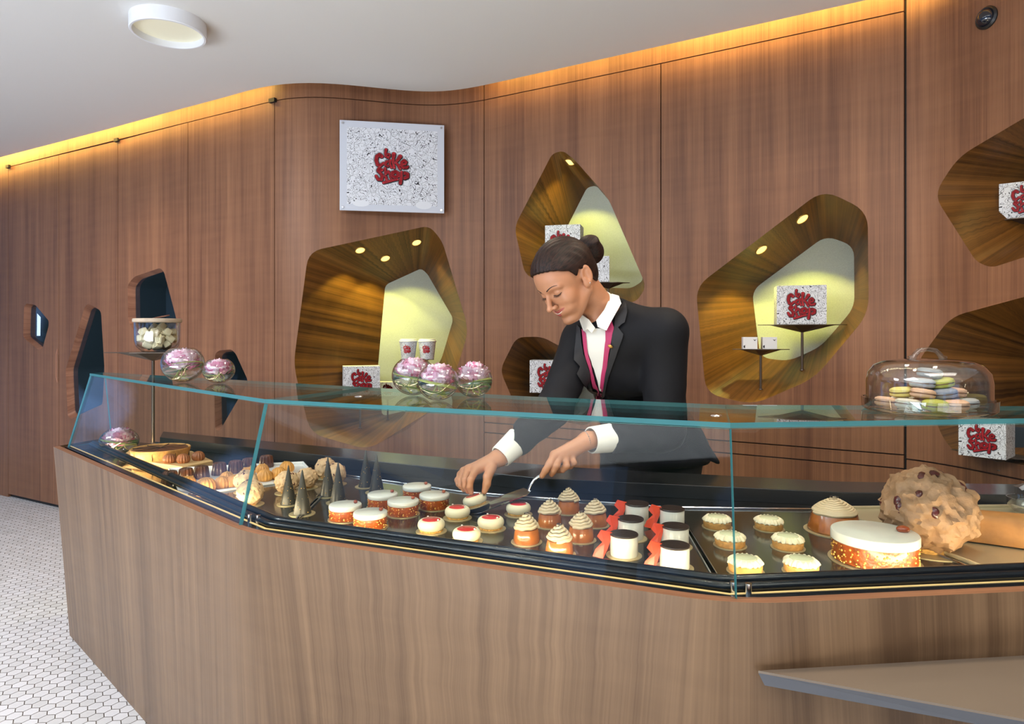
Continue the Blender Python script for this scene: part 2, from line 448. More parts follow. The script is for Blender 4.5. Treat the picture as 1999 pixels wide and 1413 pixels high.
# shelves with bottles/glass glints behind portholes 2 and 3
for d, px, ys in ((d2, 180, (700, 760)), (d3, 310, (605,))):
    for y in ys:
        s, z = wray(px, y); q = MB(); a = wp(s - .08, z, .2); b = wp(s + .10, z, .2)
        q.box((a + b) / 2, ((b - a).length, .06, .012), rz=math.atan2((b - a).y, (b - a).x)); q.build('inner_shelf', mat('steel_blue_shelf', srgb(120, 130, 145), .4), d)
# lit window seen through porthole 1
s, z = wray(76, 633); q = MB(); q.add([wp(s - .135, z - .085, .050), wp(s - .085, z - .085, .050), wp(s - .080, z + .055, .050), wp(s - .130, z + .085, .050)], [(0, 1, 2, 3)])
q.build('lit_inner_window', mat('daylit_inner_window', (.8, .9, 1, 1), .6, emit=(.8, .92, 1, 1), estr=.9), d1)
# left wall remainder, panels
mb = MB(); panel(mb, 0, sx[16] - g, 0, 2.9); mb.build('wall_left', M_WALL, smooth=False)['kind'] = 'structure'
mb = MB(); panel(mb, sx[16] - g, sx[536], SEAM_Z + g, 2.9); panel(mb, sx[536], sx[945] - g, SEAM_Z + g, 2.9, curved=True)
panel(mb, sx[945] + g, sx[1290], SEAM_Z + g, 2.9); panel(mb, sx[1290], sx[1767] - g * 2, SEAM_Z + g, 2.9)
mb.build('trim_1', M_WALL, smooth=True, angle=20)['kind'] = 'structure'
mb = MB(); panel(mb, sx[536] + g, sx[945] - g, 0, SEAM_Z - g, [h1], curved=True)
mb.build('wall_back', M_WALL, smooth=True, angle=20)['kind'] = 'structure'
mb = MB(); panel(mb, sx[945] + g, sx[1290] - g, .772, SEAM_Z - g, [h2, h3])
mb.build('wall_back.001', M_WALL, smooth=False)['kind'] = 'structure'
mb = MB(); panel(mb, sx[1290] + g, sx[1767] - g * 2, .772, SEAM_Z - g, [h4])
mb.build('wall_back.002', M_WALL, smooth=False)['kind'] = 'structure'
mb = MB(); panel(mb, sx[1767] + g * 2, SL[-1], .757, 2.9, [h5, h6], curved=True)
mb.build('wall_right', M_WALL, smooth=True, angle=20)['kind'] = 'structure'
mb = MB(); panel(mb, sx[1767] + g * 2, SL[-1], 0, .751, curved=True)
mb.build('trim_2', M_WALL, smooth=True, angle=20)['kind'] = 'structure'
# drawer fronts under the panels
k = 0
for a, b in ((945, 1290), (1290, 1767)):
    for z0, z1 in ((.02, .711), (.7165, .7665)):
        mb = MB(); panel(mb, sx[a] + g, sx[b] - g * 2, z0, z1)
        o = mb.build('built_in_drawer', M_WALL, smooth=False)
        tag(o, {0: 'tall walnut drawer front low on wall, behind the standing person', 1: 'slim walnut drawer strip behind the person\'s arms, under the hexagonal niche',
                2: 'tall walnut drawer front with dark hexagonal pull, lower right wall', 3: 'slim walnut drawer strip right of the person, above the hexagonal pull'}[k], 'drawer', 'walnut drawer fronts along the back wall'); k += 1
        if (a, z0) == (1290, .02):
            s0, zc = wray(1508, 893); hx = [(-.085, 0), (-.05, .027), (.045, .027), (.08, 0), (.045, -.027), (-.05, -.027)]
            q = MB(); front = [wp(s0 + x, .712 + y, -.002) for x, y in hx]; back = [wp(s0 + x * .75, .712 + y * .7, .012) for x, y in hx]
            fr = [wp(s0 + x, .712 + y, .004) for x, y in hx]
            q.add(front + [wp(s0 + x * .9, .712 + y * .82, -.002) for x, y in hx] + [wp(s0 + x * .9, .712 + y * .82, .0) for x, y in hx], [(i, (i + 1) % 6, 6 + (i + 1) % 6, 6 + i) for i in range(6)] + [tuple(range(12, 18))] + [(6 + i, 6 + (i + 1) % 6, 12 + (i + 1) % 6, 12 + i) for i in range(6)])
            q.build('pull_recess', M_BLACK, o, smooth=False)
# dark backing behind joints
mb = MB()
def vstrip(s, z0, z1, w=.03):
    mb.add([wp(s - w, z0, .019), wp(s + w, z0, .019), wp(s + w, z1, .019), wp(s - w, z1, .019)], [(0, 1, 2, 3)])
for kx in (16, 115, 230, 367, 536, 945, 1290, 1767): vstrip(sx[kx], 0, 2.9)
def hstrip(s0, s1, z, w=.02):
    n = max(1, int((s1 - s0) / .05))
    for i in range(n):
        a = s0 + (s1 - s0) * i / n; b = s0 + (s1 - s0) * (i + 1) / n
        mb.add([wp(a, z - w, .019), wp(b, z - w, .019), wp(b, z + w, .019), wp(a, z + w, .019)], [(0, 1, 2, 3)])
hstrip(sx[16], sx[1767], SEAM_Z); hstrip(sx[945], sx[1767], .714); hstrip(sx[945], sx[1767], .769); hstrip(sx[1767], SL[-1] - .01, .754); hstrip(sx[16], sx[536], .012)
mb.build('trim_3', M_BLACK, smooth=False)['kind'] = 'structure'
# door pivots and handle slot
for px, dd in ((18, d1), (230, d3), (534, d4)):
    q = MB(); q.box(wp(S(px), SEAM_Z, -.006), (.045, .02, .022), rz=-.52); q.build('pivot_hinge', M_BLACK, dd)
hz = [(0, .125), (.018, .085), (.018, -.085), (0, -.125), (-.018, -.085), (-.018, .085)]
s, z = wray(112, 714); q = MB(); q.add([wp(s + x, z + y, -.002) for x, y in hz] + [wp(s + x * .7, z + y * .9, .0005) for x, y in hz], [(i, (i + 1) % 6, 6 + (i + 1) % 6, 6 + i) for i in range(6)] + [tuple(range(6, 12))], [0] * 6 + [1])
q.build('handle_slot', [M_PORT, M_BLACK], d2, smooth=False)

# niches: lofted wooden funnels with pale glittering backs
M_NBACK = mat('pale_glitter_back', srgb(190, 196, 180), .75, var=.16, vscale=420, bump=.3, bscale=500)
NLAB = {'n1': 1, 'n2': 2, 'n3': 3, 'n4': 4, 'n5': 5, 'n6': 6}
BV = {}
for nm, N in NICHES.items():
    h = N['hole']; k = len(h); outer = [wp(p[0], p[1], .0) for p in h]; inner = N['inner']
    per = [0]
    for i in range(k): per.append(per[-1] + (outer[(i + 1) % k] - outer[i]).length)
    R = 10; v = []
    for r in range(R + 1):
        t = r / R; v += [outer[i].lerp(inner[i], t) for i in range(k)]
    f = []; uv = []
    for r in range(R):
        for i in range(k):
            j = (i + 1) % k; f.append((r * k + i, (r + 1) * k + i, (r + 1) * k + j, r * k + j))
            D = N['D']; uv.append([(per[i], D * r / R), (per[i], D * (r + 1) / R), (per[i + 1], D * (r + 1) / R), (per[i + 1], D * r / R)])
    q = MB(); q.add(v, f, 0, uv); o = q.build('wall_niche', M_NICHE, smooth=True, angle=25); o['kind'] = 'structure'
    BV[nm] = BVHTree.FromPolygons([tuple(p) for p in v], f)
    q = MB(); q.add([p + N['n'] * .0 for p in inner], [tuple(range(k))[::-1]]); q.build('back_panel', M_NBACK, o, smooth=False)
    N['obj'] = o
def cam_hit(nm, px, py):
    d = Vector(((px - 999.5) / F, 1, -(py - 655) / F)).normalized()
    return BV[nm].ray_cast(Vector((0, 0, EYE)), d)
M_LAMP = mat('warm_lamp_disc', (1, .8, .35, 1), .4, emit=(1, .70, .20, 1), estr=1.6)
lamp_list = [('n1', 703, 488, 'leftmost downlight in the roof of the tall niche under the sign'), ('n1', 752, 504, 'middle, lowest downlight in the roof of the niche under the sign'),
             ('n1', 813, 473, 'rightmost downlight in the roof of the niche under the sign'), ('n2', 1112, 316, 'single round downlight at the top of the niche above the person'),
             ('n4', 1486, 487, 'lower left round downlight in the roof of the right hand niche'), ('n4', 1566, 427, 'upper right round downlight in the roof of the right hand niche')]
for nm, px, py, lab in lamp_list:
    p, nrm, idx, dd = cam_hit(nm, px, py); n = nrm if nrm.z < 0 else -nrm
    t = thing('recessed_downlight', lab, 'downlight', p, group='warm downlights in the wall niches')
    R = n.to_track_quat('Z', 'Y'); t.rotation_mode = 'QUATERNION'; t.rotation_quaternion = R
    q = MB(); q.lathe([(0, .002), (.026, .002), (.027, .001)], 24); q.build('lamp_disc', M_LAMP, t)
    q = MB(); q.lathe([(.026, .0), (.026, .004), (.029, .004), (.030, 0)], 24); q.build('trim_ring', M_BRASS, t)
    N = NICHES[nm]; tgt = p + N['n'] * .05; tgt.z = p.z - .95
    spot('niche_spot', p + n * .012, tgt, 11 if nm != 'n1' else 10, (1, .93, .20), 100, .3, .012)
# hidden lamp points of the other niches
for nm, px, py, e in (('n3', 1098, 690, 9), ('n5', 2030, 260, .9), ('n6', 2020, 600, .4)):
    p, nrm, idx, dd = cam_hit(nm, px, py)
    if p is None: continue
    n = nrm if nrm.z < 0 else -nrm
    t = thing('recessed_downlight', {'n3': 'downlight in the roof of the hexagonal niche beside the jacket sleeve', 'n5': 'downlight of the upper right niche near the photo edge', 'n6': 'downlight of the lower right niche behind the cake dome'}[nm], 'downlight', p, group='warm downlights in the wall niches')
    t.rotation_mode = 'QUATERNION'; t.rotation_quaternion = n.to_track_quat('Z', 'Y')
    q = MB(); q.lathe([(0, .002), (.026, .002), (.027, .001)], 24); q.build('lamp_disc', M_LAMP, t)
    tgt = NICHES[nm]['c'].copy(); tgt.z = p.z - .8
    spot('niche_spot', p + n * .012, tgt, e * .7, (1, .76, .26), 110, .4, .012)

# ceiling with an edge set off the wall, cove light above
mb = MB(); OFF = -.09
edge = [wp(s, CEIL_Z, OFF) for s in np.arange(0, SL[-1], .06)]
near = [Vector((max(-6.4, min(3.4, p.x * 1.0)), -3.2, CEIL_Z)) for p in edge]
n = len(edge); v = edge + near + [p + Vector((0, 0, .03)) for p in edge]
f = [(i, n + i, n + i + 1, i + 1) for i in range(n - 1)] + [(i, i + 1, 2 * n + i + 1, 2 * n + i) for i in range(n - 1)]
mb.add(v, f); mb.add([edge[-1], near[-1], Vector((3.4, -3.2, CEIL_Z)), Vector((3.4, edge[-1].y, CEIL_Z))], [(0, 1, 2, 3)])
ce = mb.build('ceiling', M_CEIL, smooth=False); ce['kind'] = 'structure'
# cove top board and warm cove strip lights hidden above the ceiling edge
mb = MB(); up = [wp(s, 2.86, -.30) for s in np.arange(0, SL[-1], .06)]; bk = [wp(s, 2.86, .02) for s in np.arange(0, SL[-1], .06)]
mb.add(up + bk, [(i, n + i, n + i + 1, i + 1) for i in range(n - 1)])
mb.add(up + [Vector((p.x, p.y, CEIL_Z + .001)) for p in up], [(i, i + 1, n + i + 1, n + i) for i in range(n - 1)])
mb.build('ceiling.001', M_CEIL, smooth=False)['kind'] = 'structure'
def cove(s0, s1, e):
    a = wp(s0, 2.69, -.118); b = wp(s1, 2.69, -.118); c = (a + b) / 2; L = (b - a).length
    l = bpy.data.lights.new('cove_strip_light', 'AREA'); l.shape = 'RECTANGLE'; l.size = L; l.size_y = .03; l.energy = e * L; l.color = (1, .66, .16)
    o = bpy.data.objects.new('cove_strip_light', l); C.objects.link(o); o.location = c
    nrm = wn_((s0 + s1) / 2); X = (b - a).normalized(); Z = -(nrm * .5 + Vector((0, 0, -.8))).normalized(); Y = Z.cross(X)
    o.rotation_euler = Matrix((X, Y, Z)).transposed().to_euler()
cove(.2, S(60), 8); cove(S(60), S(300), 6); cove(S(300), S(520), 4); cove(S(960), S(1300), 3); cove(S(1300), S(1760), 6); cove(S(1780), SL[-1] - .05, 6)

# ceiling lamp
cl = thing('ceiling_lamp', 'white round drum lamp mounted on the ceiling, upper left', 'lamp', (-1.475, 2.86, CEIL_Z))
q = MB(); q.lathe([(.150, 0), (.150, -.055), (.147, -.058), (.139, -.058), (.137, -.055), (.137, -.02)], 64); q.build('lamp_ring', mat('white_lacquer', srgb(232, 233, 236), .35), cl)
q = MB(); q.lathe([(0, -.03), (.138, -.03)], 64); q.build('diffuser', mat('warm_diffuser', srgb(225, 222, 198), .5, emit=(1, .93, .7, 1), estr=.18), cl)
# security camera dome on the right wall
s, z = wray(1927, 35); p = wp(s, z); nr = -wn_(s)
t = thing('security_camera', 'small black dome camera high on the right hand wall', 'camera', p); t.rotation_mode = 'QUATERNION'; t.rotation_quaternion = nr.to_track_quat('Z', 'Y')
q = MB(); q.lathe([(.040, 0), (.040, .006), (.034, .012), (.030, .010)], 32); q.build('mounting_ring', mat('black_plastic', (.015, .015, .016, 1), .35), t)
q = MB(); q.lathe([(.030, .008), (.027, .018), (.018, .028), (0, .032)], 32); q.build('dome_lens', mat('black_lens', (.01, .012, .02, 1), .06, spec=.9), t)

# floor with hexagonal mosaic
def floor_mat():
    m, n, l = nt('hexagon_mosaic')
    o = n.new('ShaderNodeOutputMaterial'); b = n.new('ShaderNodeBsdfPrincipled'); l.new(b.outputs[0], o.inputs[0]); b.inputs['Roughness'].default_value = .38
    t = n.new('ShaderNodeTexCoord'); mp = n.new('ShaderNodeMapping'); l.new(t.outputs['Object'], mp.inputs[0])
    W = .045; H = .045 * .8660254
    mp.inputs['Rotation'].default_value = (0, 0, math.radians(27)); mp.inputs['Scale'].default_value = (1 / W, .866 / H, 1)
    # pointed-top hex lattice, width 1, row spacing .866
    def V(op, *a):
        q = n.new('ShaderNodeVectorMath'); q.operation = op
        for i, x in enumerate(a):
            if isinstance(x, tuple): q.inputs[i].default_value = x
            else: l.new(x, q.inputs[i])
        return q.outputs['Value'] if op in ('DOT_PRODUCT', 'LENGTH') else q.outputs[0]
    def Mt(op, a, c):
        q = n.new('ShaderNodeMath'); q.operation = op
        for i, x in enumerate((a, c)):
            if isinstance(x, (int, float)): q.inputs[i].default_value = x
            else: l.new(x, q.inputs[i])
        return q.outputs[0]
    R = (1.0, 1.7320508, 1.0); Hh = (.5, .8660254, 0)
    base = V('ADD', mp.outputs[0], (200, 346.41, .5))
    a = V('SUBTRACT', V('MODULO', base, R), (.5, .8660254, .5)); c = V('SUBTRACT', V('MODULO', V('ADD', base, Hh), R), (.5, .8660254, .5))
    a = V('MULTIPLY', a, (1, 1, 0)); c = V('MULTIPLY', c, (1, 1, 0))
    la = V('LENGTH', a); lc = V('LENGTH', c); sel = Mt('LESS_THAN', lc, la)
    mx = n.new('ShaderNodeMix'); mx.data_type = 'VECTOR'; l.new(sel, mx.inputs[0]); l.new(a, mx.inputs[4]); l.new(c, mx.inputs[5]); gv = mx.outputs[1]
    cell = V('SUBTRACT', base, gv); ab = V('ABSOLUTE', gv)
    sx_ = n.new('ShaderNodeSeparateXYZ'); l.new(ab, sx_.inputs[0])
    hd = Mt('MAXIMUM', sx_.outputs[0], V('DOT_PRODUCT', ab, (.5, .8660254, 0)))
    grout = Mt('GREATER_THAN', hd, .468)
    wn1 = n.new('ShaderNodeTexWhiteNoise'); wn1.noise_dimensions = '2D'
    rnd = V('SNAP', V('ADD', cell, (.01, .01, 0)), (.25, .25, 1)); l.new(rnd, wn1.inputs['Vector'])
    r = n.new('ShaderNodeValToRGB'); l.new(wn1.outputs['Value'], r.inputs[0])
    r.color_ramp.elements[0].color = srgb(200, 200, 200); r.color_ramp.elements[1].color = srgb(214, 214, 216)
    m2 = n.new('ShaderNodeMixRGB'); l.new(grout, m2.inputs[0]); l.new(r.outputs[0], m2.inputs[1]); m2.inputs[2].default_value = srgb(78, 72, 64)
    l.new(m2.outputs[0], b.inputs['Base Color'])
    bp = n.new('ShaderNodeBump'); bp.inputs['Strength'].default_value = .4; bp.inputs['Distance'].default_value = .002; bp.invert = True
    l.new(grout, bp.inputs['Height']); l.new(bp.outputs[0], b.inputs['Normal'])
    return m
mb = MB(); mb.add([(-6.5, -3.2, 0), (3.4, -3.2, 0), (3.4, 6.3, 0), (-6.5, 6.3, 0)], [(0, 1, 2, 3)])
mb.build('floor', floor_mat(), smooth=False)['kind'] = 'structure'
# street side of the shop behind the camera: piers between window openings
M_PIER = mat('dark_frame_paint', srgb(70, 66, 62), .6)
for i, (x0, x1) in enumerate(((-6.5, -5.9), (-3.3, -3.0), (-.6, .5), (3.1, 3.4))):
    mb = MB(); mb.box(((x0 + x1) / 2, -3.25, 1.3), (x1 - x0, .12, 2.6)); mb.build('wall_front' + ('' if i == 0 else '.%03d' % i), M_PIER, smooth=False)['kind'] = 'structure'
mb = MB(); mb.box((-1.5, -3.25, .25), (10, .1, .5)); mb.box((-1.5, -3.25, 2.85), (10, .1, .5)); mb.build('wall_front.004', M_PIER, smooth=False)['kind'] = 'structure'
mb = MB(); mb.box((3.45, -.5, 1.4), (.1, 5.6, 2.9)); mb.build('wall_right.001', M_PIER, smooth=False)['kind'] = 'structure'
# ------------------------------------------------------------------ counter body
RIM = .787
C0, C1, C2, C3 = (-1.91, 2.774), (-.625, 1.563), (.385, 1.146), (1.75, 1.297)
def offs(poly, d):
    """offset an open polyline to its left side (towards the staff side)"""
    out = []
    P_ = [Vector(p) for p in poly]
    for i, p in enumerate(P_):
        ns = []
        if i > 0: t = (p - P_[i - 1]).normalized(); ns.append(Vector((-t.y, t.x)))
        if i < len(P_) - 1: t = (P_[i + 1] - p).normalized(); ns.append(Vector((-t.y, t.x)))
        if len(ns) == 1: out.append(p + ns[0] * d)
        else:
            n = (ns[0] + ns[1]); n = n / n.dot(ns[0]); out.append(p + n * d)
    return out
def rounded(poly, r, seg=8):
    P_ = [Vector(p) for p in poly]; out = [P_[0]]
    for i in range(1, len(P_) - 1):
        b = P_[i]; u = (P_[i - 1] - b).normalized(); w = (P_[i + 1] - b).normalized()
        p0 = b + u * r; p1 = b + w * r
        out += [p0 * (1 - t) ** 2 + b * 2 * t * (1 - t) + p1 * t * t for t in [k / seg for k in range(seg + 1)]]
    out.append(P_[-1]); return out
front = [C0, C1, C2, C3]
ctr = thing('display_counter', 'long angled wooden display counter filling the foreground', 'counter', (-.2, 2.0, 0))
def loc(v): return (v[0] + .2, v[1] - 2.0, v[2] if len(v) > 2 else 0)
top = rounded(front, .10); bot = rounded([tuple(p) for p in offs(front, .045)], .16)
bot[0] = Vector((-1.845, 2.778))
mb = MB(); n = len(top); per = [0]
for i in range(n - 1): per.append(per[-1] + (top[i + 1] - top[i]).length)
R = 6; v = []
for r in range(R + 1):
    t = r / R; v += [loc((*(bot[i].lerp(top[i], t)), .0 + RIM * t)) for i in range(n)]
f = []; uv = []
for r in range(R):
    for i in range(n - 1):
        f.append((r * n + i, r * n + i + 1, (r + 1) * n + i + 1, (r + 1) * n + i))
        uv.append([(per[i], RIM * r / R), (per[i + 1], RIM * r / R), (per[i + 1], RIM * (r + 1) / R), (per[i], RIM * (r + 1) / R)])
mb.add(v, f, 0, uv)
# left end
mb.add([loc((-1.845, 2.778, 0)), loc((-1.91, 2.774, RIM)), loc((-1.80, 3.14, RIM)), loc((-1.76, 3.14, 0))], [(0, 1, 2, 3)], 0, [[(0, 0), (0, .78), (.3, .78), (.3, 0)]])
body = mb.build('front_panel', M_COUNTER, ctr, smooth=True, angle=30)
# wooden top lip
mb = MB(); lip_in = rounded([tuple(p) for p in offs(front, .022)], .09); v = [loc((*p, RIM)) for p in top] + [loc((*p, RIM + .001)) for p in lip_in] + [loc((*p, RIM - .012)) for p in lip_in]
mb.add(v, [(i, i + 1, n + i + 1, n + i) for i in range(n - 1)] + [(n + i, n + i + 1, 2 * n + i + 1, 2 * n + i) for i in range(n - 1)], 0, [[(0, per[i]), (0, per[i + 1]), (.02, per[i + 1]), (.02, per[i])] for i in range(n - 1)] * 2)
mb.build('top_lip', M_WALL, ctr)
# inner worktop slab
back = [(1.8, 1.93), (.945, 1.95), (.1, 2.13), (-.395, 2.37), (-1.55, 2.98), (-1.78, 3.10)]
ins = [tuple(p) for p in offs(front, .020)]; ins[0] = (-1.875, 2.80)
mb = MB(); mb.prism([loc(p) for p in ins] + [loc(p) for p in back], RIM - .06, RIM - .028); mb.build('worktop', M_DECK, ctr, smooth=False)
# black foot ledge and brass light strip along the glass foot
def band(d0, d1, z, name, m, e0=0, e1=0):
    a = offs(front, d0); b = offs(front, d1); a[0] = Vector((-1.885 + d0 * .4, 2.785 + d0 * .5)); b[0] = Vector((-1.885 + d1 * .4, 2.785 + d1 * .5))
    mb = MB(); mb.add([loc((*p, z)) for p in a] + [loc((*p, z)) for p in b] + [loc((*p, RIM - .03)) for p in b] + [loc((*p, RIM - .03)) for p in a],
                      [(i, i + 1, 5 + i, 4 + i) for i in range(3)] + [(4 + i, 5 + i, 9 + i, 8 + i) for i in range(3)] + [(i, 12 + i, 13 + i, i + 1) for i in range(3)])
    return mb.build(name, m, ctr, smooth=False)
band(.022, .050, RIM - .003, 'foot_ledge', M_RAIL)
band(.050, .056, RIM - .002, 'light_strip', mat('warm_light_strip', srgb(220, 180, 110), .3, emit=(1, .72, .35, 1), estr=.4))
# black double gasket rail
for d, z, r in ((.068, RIM + .003, .0095), (.088, RIM + .009, .0100)):
    ln = rounded([tuple(p) for p in offs(front, d)], .02, 4); ln[0] = Vector((-1.80 + d * .3, 2.79 + d * .4)); 
    mb = MB(); mb.tube([loc((*p, z)) for p in ln], r, 12); mb.build('black_rail', M_RAIL, ctr)
# raised back ledge
lf = [(-1.56, 2.95), (-.395, 2.34), (.1, 2.10), (.945, 1.915), (1.75, 1.86)]; lb = [(1.8, 2.0), (1.01, 2.055), (.25, 2.265), (-.38, 2.52), (-1.64, 3.13)]
mb = MB(); mb.prism([loc(p) for p in lf + lb], .758, .80); mb.build('back_ledge', M_LEDGE, ctr, smooth=False, bevel=.002)
lf2 = [(p[0] + .03, p[1] + .04) for p in lf]; lb2 = [(p[0] - .02, p[1] - .03) for p in lb]
mb = MB(); mb.prism([loc(p) for p in lf2 + lb2], 0, .757); mb.build('back_cabinet', M_LEDGE, ctr, smooth=False)
# case lighting: strips inside the front rail, behind the glass foot
def strip_light(p, q, z, e, tilt=.55):
    p = Vector((*p, z)); q = Vector((*q, z)); c = (p + q) / 2; X = (q - p).normalized(); L = (q - p).length
    N = Vector((-X.y, X.x, 0)); d = (N + Vector((0, 0, tilt))).normalized(); Z = -d; Y = Z.cross(X)
    l = bpy.data.lights.new('case_strip_light', 'AREA'); l.shape = 'RECTANGLE'; l.size = L * .96; l.size_y = .012; l.energy = e * L; l.color = (1, .80, .50)
    o = bpy.data.objects.new('case_strip_light', l); C.objects.link(o); o.location = c; o.rotation_euler = Matrix((X, Y, Z)).transposed().to_euler()
ln = offs(front, .104); ln[0] = Vector((-1.76, 2.82))
for i in range(3): strip_light(tuple(ln[i]), tuple(ln[i + 1]), RIM - .006, 2.2, .35)

# ------------------------------------------------------------------ glass case
G0, G1, G2 = (-1.862, 2.79), (-.6656, 1.622), (.3926, 1.1665)
T0, T1, T2 = (-1.815, 2.862), (-.630, 1.697), (.406, 1.238)
u2 = Vector((.994, .11)); G3 = tuple(Vector(G2) + u2 * 1.35); T3 = tuple(Vector(T2) + u2 * 1.35)
TZ = 1.078; TH = .010
case = thing('glass_display_case', 'slanted clear glass screen with flat top standing on the counter', 'display case', (-.2, 2.0, RIM))
def cl_(v): return (v[0] + .2, v[1] - 2.0, v[2] - RIM)
def sheet(name, quad, th, big=M_GLASS, parent=None, locf=cl_):
    q = [Vector(p) for p in quad]; nn = (q[1] - q[0]).cross(q[2] - q[0]).normalized() * th
    k = len(q); v = [locf(p) for p in q] + [locf(p + nn) for p in q]
    mb = MB(); mb.add(v, [tuple(range(k))[::-1], tuple(range(k, 2 * k))] + [(i, (i + 1) % k, k + (i + 1) % k, k + i) for i in range(k)], [0, 0] + [1] * k)
    return mb.build(name, [big, M_GEDGE], parent, smooth=False)
zb = RIM - .004
def lerp2(a, b, t): return (a[0] + (b[0] - a[0]) * t, a[1] + (b[1] - a[1]) * t)
gp = [G0, G1, G2, G3]; tp = [T0, T1, T2, T3]
for i, (e0, e1) in enumerate(((0, .0025), (.0025, .002), (.002, 0))):
    L = (Vector(gp[i + 1]) - Vector(gp[i])).length
    a0 = lerp2(gp[i], gp[i + 1], e0 / L); b0 = lerp2(gp[i], gp[i + 1], 1 - e1 / L); a1 = lerp2(tp[i], tp[i + 1], e0 / L); b1 = lerp2(tp[i], tp[i + 1], 1 - e1 / L)
    sheet('front_glass_pane', [(*b0, zb), (*a0, zb), (*a1, TZ - .001), (*b1, TZ - .001)], .009, M_GLASS, case)
B0, B1, B2, B3 = (-1.80, 2.94), (-.772, 2.285), (.023, 1.785), (.522, 1.552)
Bk = [(1.75, 1.50), B3, B2, B1, B0]
sheet('end_glass_pane', [(*G0, zb), (-1.80, 2.99, zb), (*B0, TZ - .001), (*T0, TZ - .001)], .008, M_GLASS, case)
seamL = lerp2(T1, T2, .0)
# top glass: three sheets meeting over the bends
tops = [[T0, T1, (-.45, 2.085), B1, B0], [T1, T2, (.50, 1.561), B2, (-.45, 2.085)], [T2, T3, (1.75, 1.50), (.50, 1.561)]]
for poly in tops: sheet('top_glass_pane', [(*p, TZ) for p in poly], TH, M_GLASSTOP, case)
# metal clamps at the pane corners
for g_ in (G1, G2):
    mb = MB(); c = Vector(g_) + Vector((.02, .04)) * 1.0
    mb.tube([cl_((c.x - .010, c.y + .004, RIM - .004)), cl_((c.x - .010, c.y + .004, RIM + .016))], .006, 12); mb.tube([cl_((c.x + .014, c.y - .004, RIM - .004)), cl_((c.x + .014, c.y - .004, RIM + .016))], .006, 12)
    mb.build('corner_clamp', M_STEEL, case)
for (px, py) in ((700, 774), (1397, 811)):
    p = G(px, py, TZ + TH); mb = MB(); mb.lathe([(0, .003), (.010, .002), (.012, 0)], 20, c=cl_(p)); mb.build('glass_fixing', M_STEEL, case)

# side shelf in front of the counter
sh = thing('side_shelf', 'grey metal shelf slab fixed to the counter front, lower right', 'shelf', (.9, 1.1, 0))
poly = [(.430, 1.150), (.412, 1.160), (1.7, 1.300), (1.7, .80), (.772, 1.003)]
poly = [(.425, 1.149), (1.75, 1.294), (1.75, .82), (.772, 1.004)]
un = [(.437, 1.152), (1.75, 1.292), (1.75, .83), (.775, 1.016)]
mb = MB(); f3 = lambda P_: [(p[0] - .9, p[1] - 1.1) for p in P_]
mb.prism(f3(un), .645, .668, 0, f3(poly)); mb.prism(f3(poly), .668, .672, 1)
mb.build('shelf_slab', [mat('grey_steel_edge', srgb(98, 100, 106), .35, metal=.3), mat('taupe_shelf_top', srgb(122, 108, 94), .35, metal=.2)], sh, smooth=False)
# ------------------------------------------------------------------ display trays on the deck
DZ = RIM - .028                      # deck top
TRZ = .767                           # tray top
def tray(name, label, poly, z0, z1, m, rim_m, rim=.0035):
    c = sum((Vector(p) for p in poly), Vector((0, 0))) / len(poly)
    t = thing(name, label, 'tray', (c.x, c.y, z0)); q = [(p[0] - c.x, p[1] - c.y) for p in poly]
    mb = MB(); mb.prism(q, 0, z1 - z0); mb.build('tray_bed', m, t, smooth=False)
    mb = MB(); mb.tube([(p[0], p[1], z1 - z0 + rim * .6) for p in q], rim, 8, closed=True); mb.build('tray_rim', rim_m, t)
    return t
inf = offs(front, .112)
def on_line(a, b, t): return tuple(Vector(a).lerp(Vector(b), t))
# dark trays, edges meeting behind the glass seams
tA = [(-1.28, 2.27), tuple(inf[1] + Vector((-.01, .01))), (-.565, 1.72), (-.60, 2.31), (-1.02, 2.50)]
tB = [tuple(inf[1] + Vector((.03, .0))), tuple(inf[2] + Vector((-.006, .004))), (.45, 1.86), (-.157, 2.05), (-.585, 2.30), (-.555, 1.72)]
tC = [tuple(inf[2] + Vector((.004, .002))), (.96, 1.325), (.86, 1.84), (.46, 1.86)]
M_RIM2 = mat('chrome_rim', (.55, .57, .62, 1), .18, metal=1)
tray('display_tray', 'dark tray at the bend of the case carrying nut cream balls', [tA[1], tA[2], tA[3], (-.98, 2.02)], DZ, TRZ, M_TRAY, M_RIM2)
tray('display_tray.001', 'wide smoked tray in the middle of the case under cones and small cakes', tB, DZ, TRZ, M_TRAY, M_RIM2)
tray('display_tray.002', 'smoked tray right of the glass seam under the big cakes', tC, DZ, TRZ, M_TRAY, M_RIM2)
# champagne coloured board with the loaf, at the right edge
tray('loaf_tray', 'pale metal tray under the loaf cake at the right edge', [(.975, 1.335), (1.45, 1.38), (1.4, 1.86), (.875, 1.84)], DZ, TRZ + .004, mat('champagne_metal', srgb(190, 180, 150), .3, metal=.6), mat('champagne_rim', srgb(200, 190, 160), .3, metal=.6), .005)

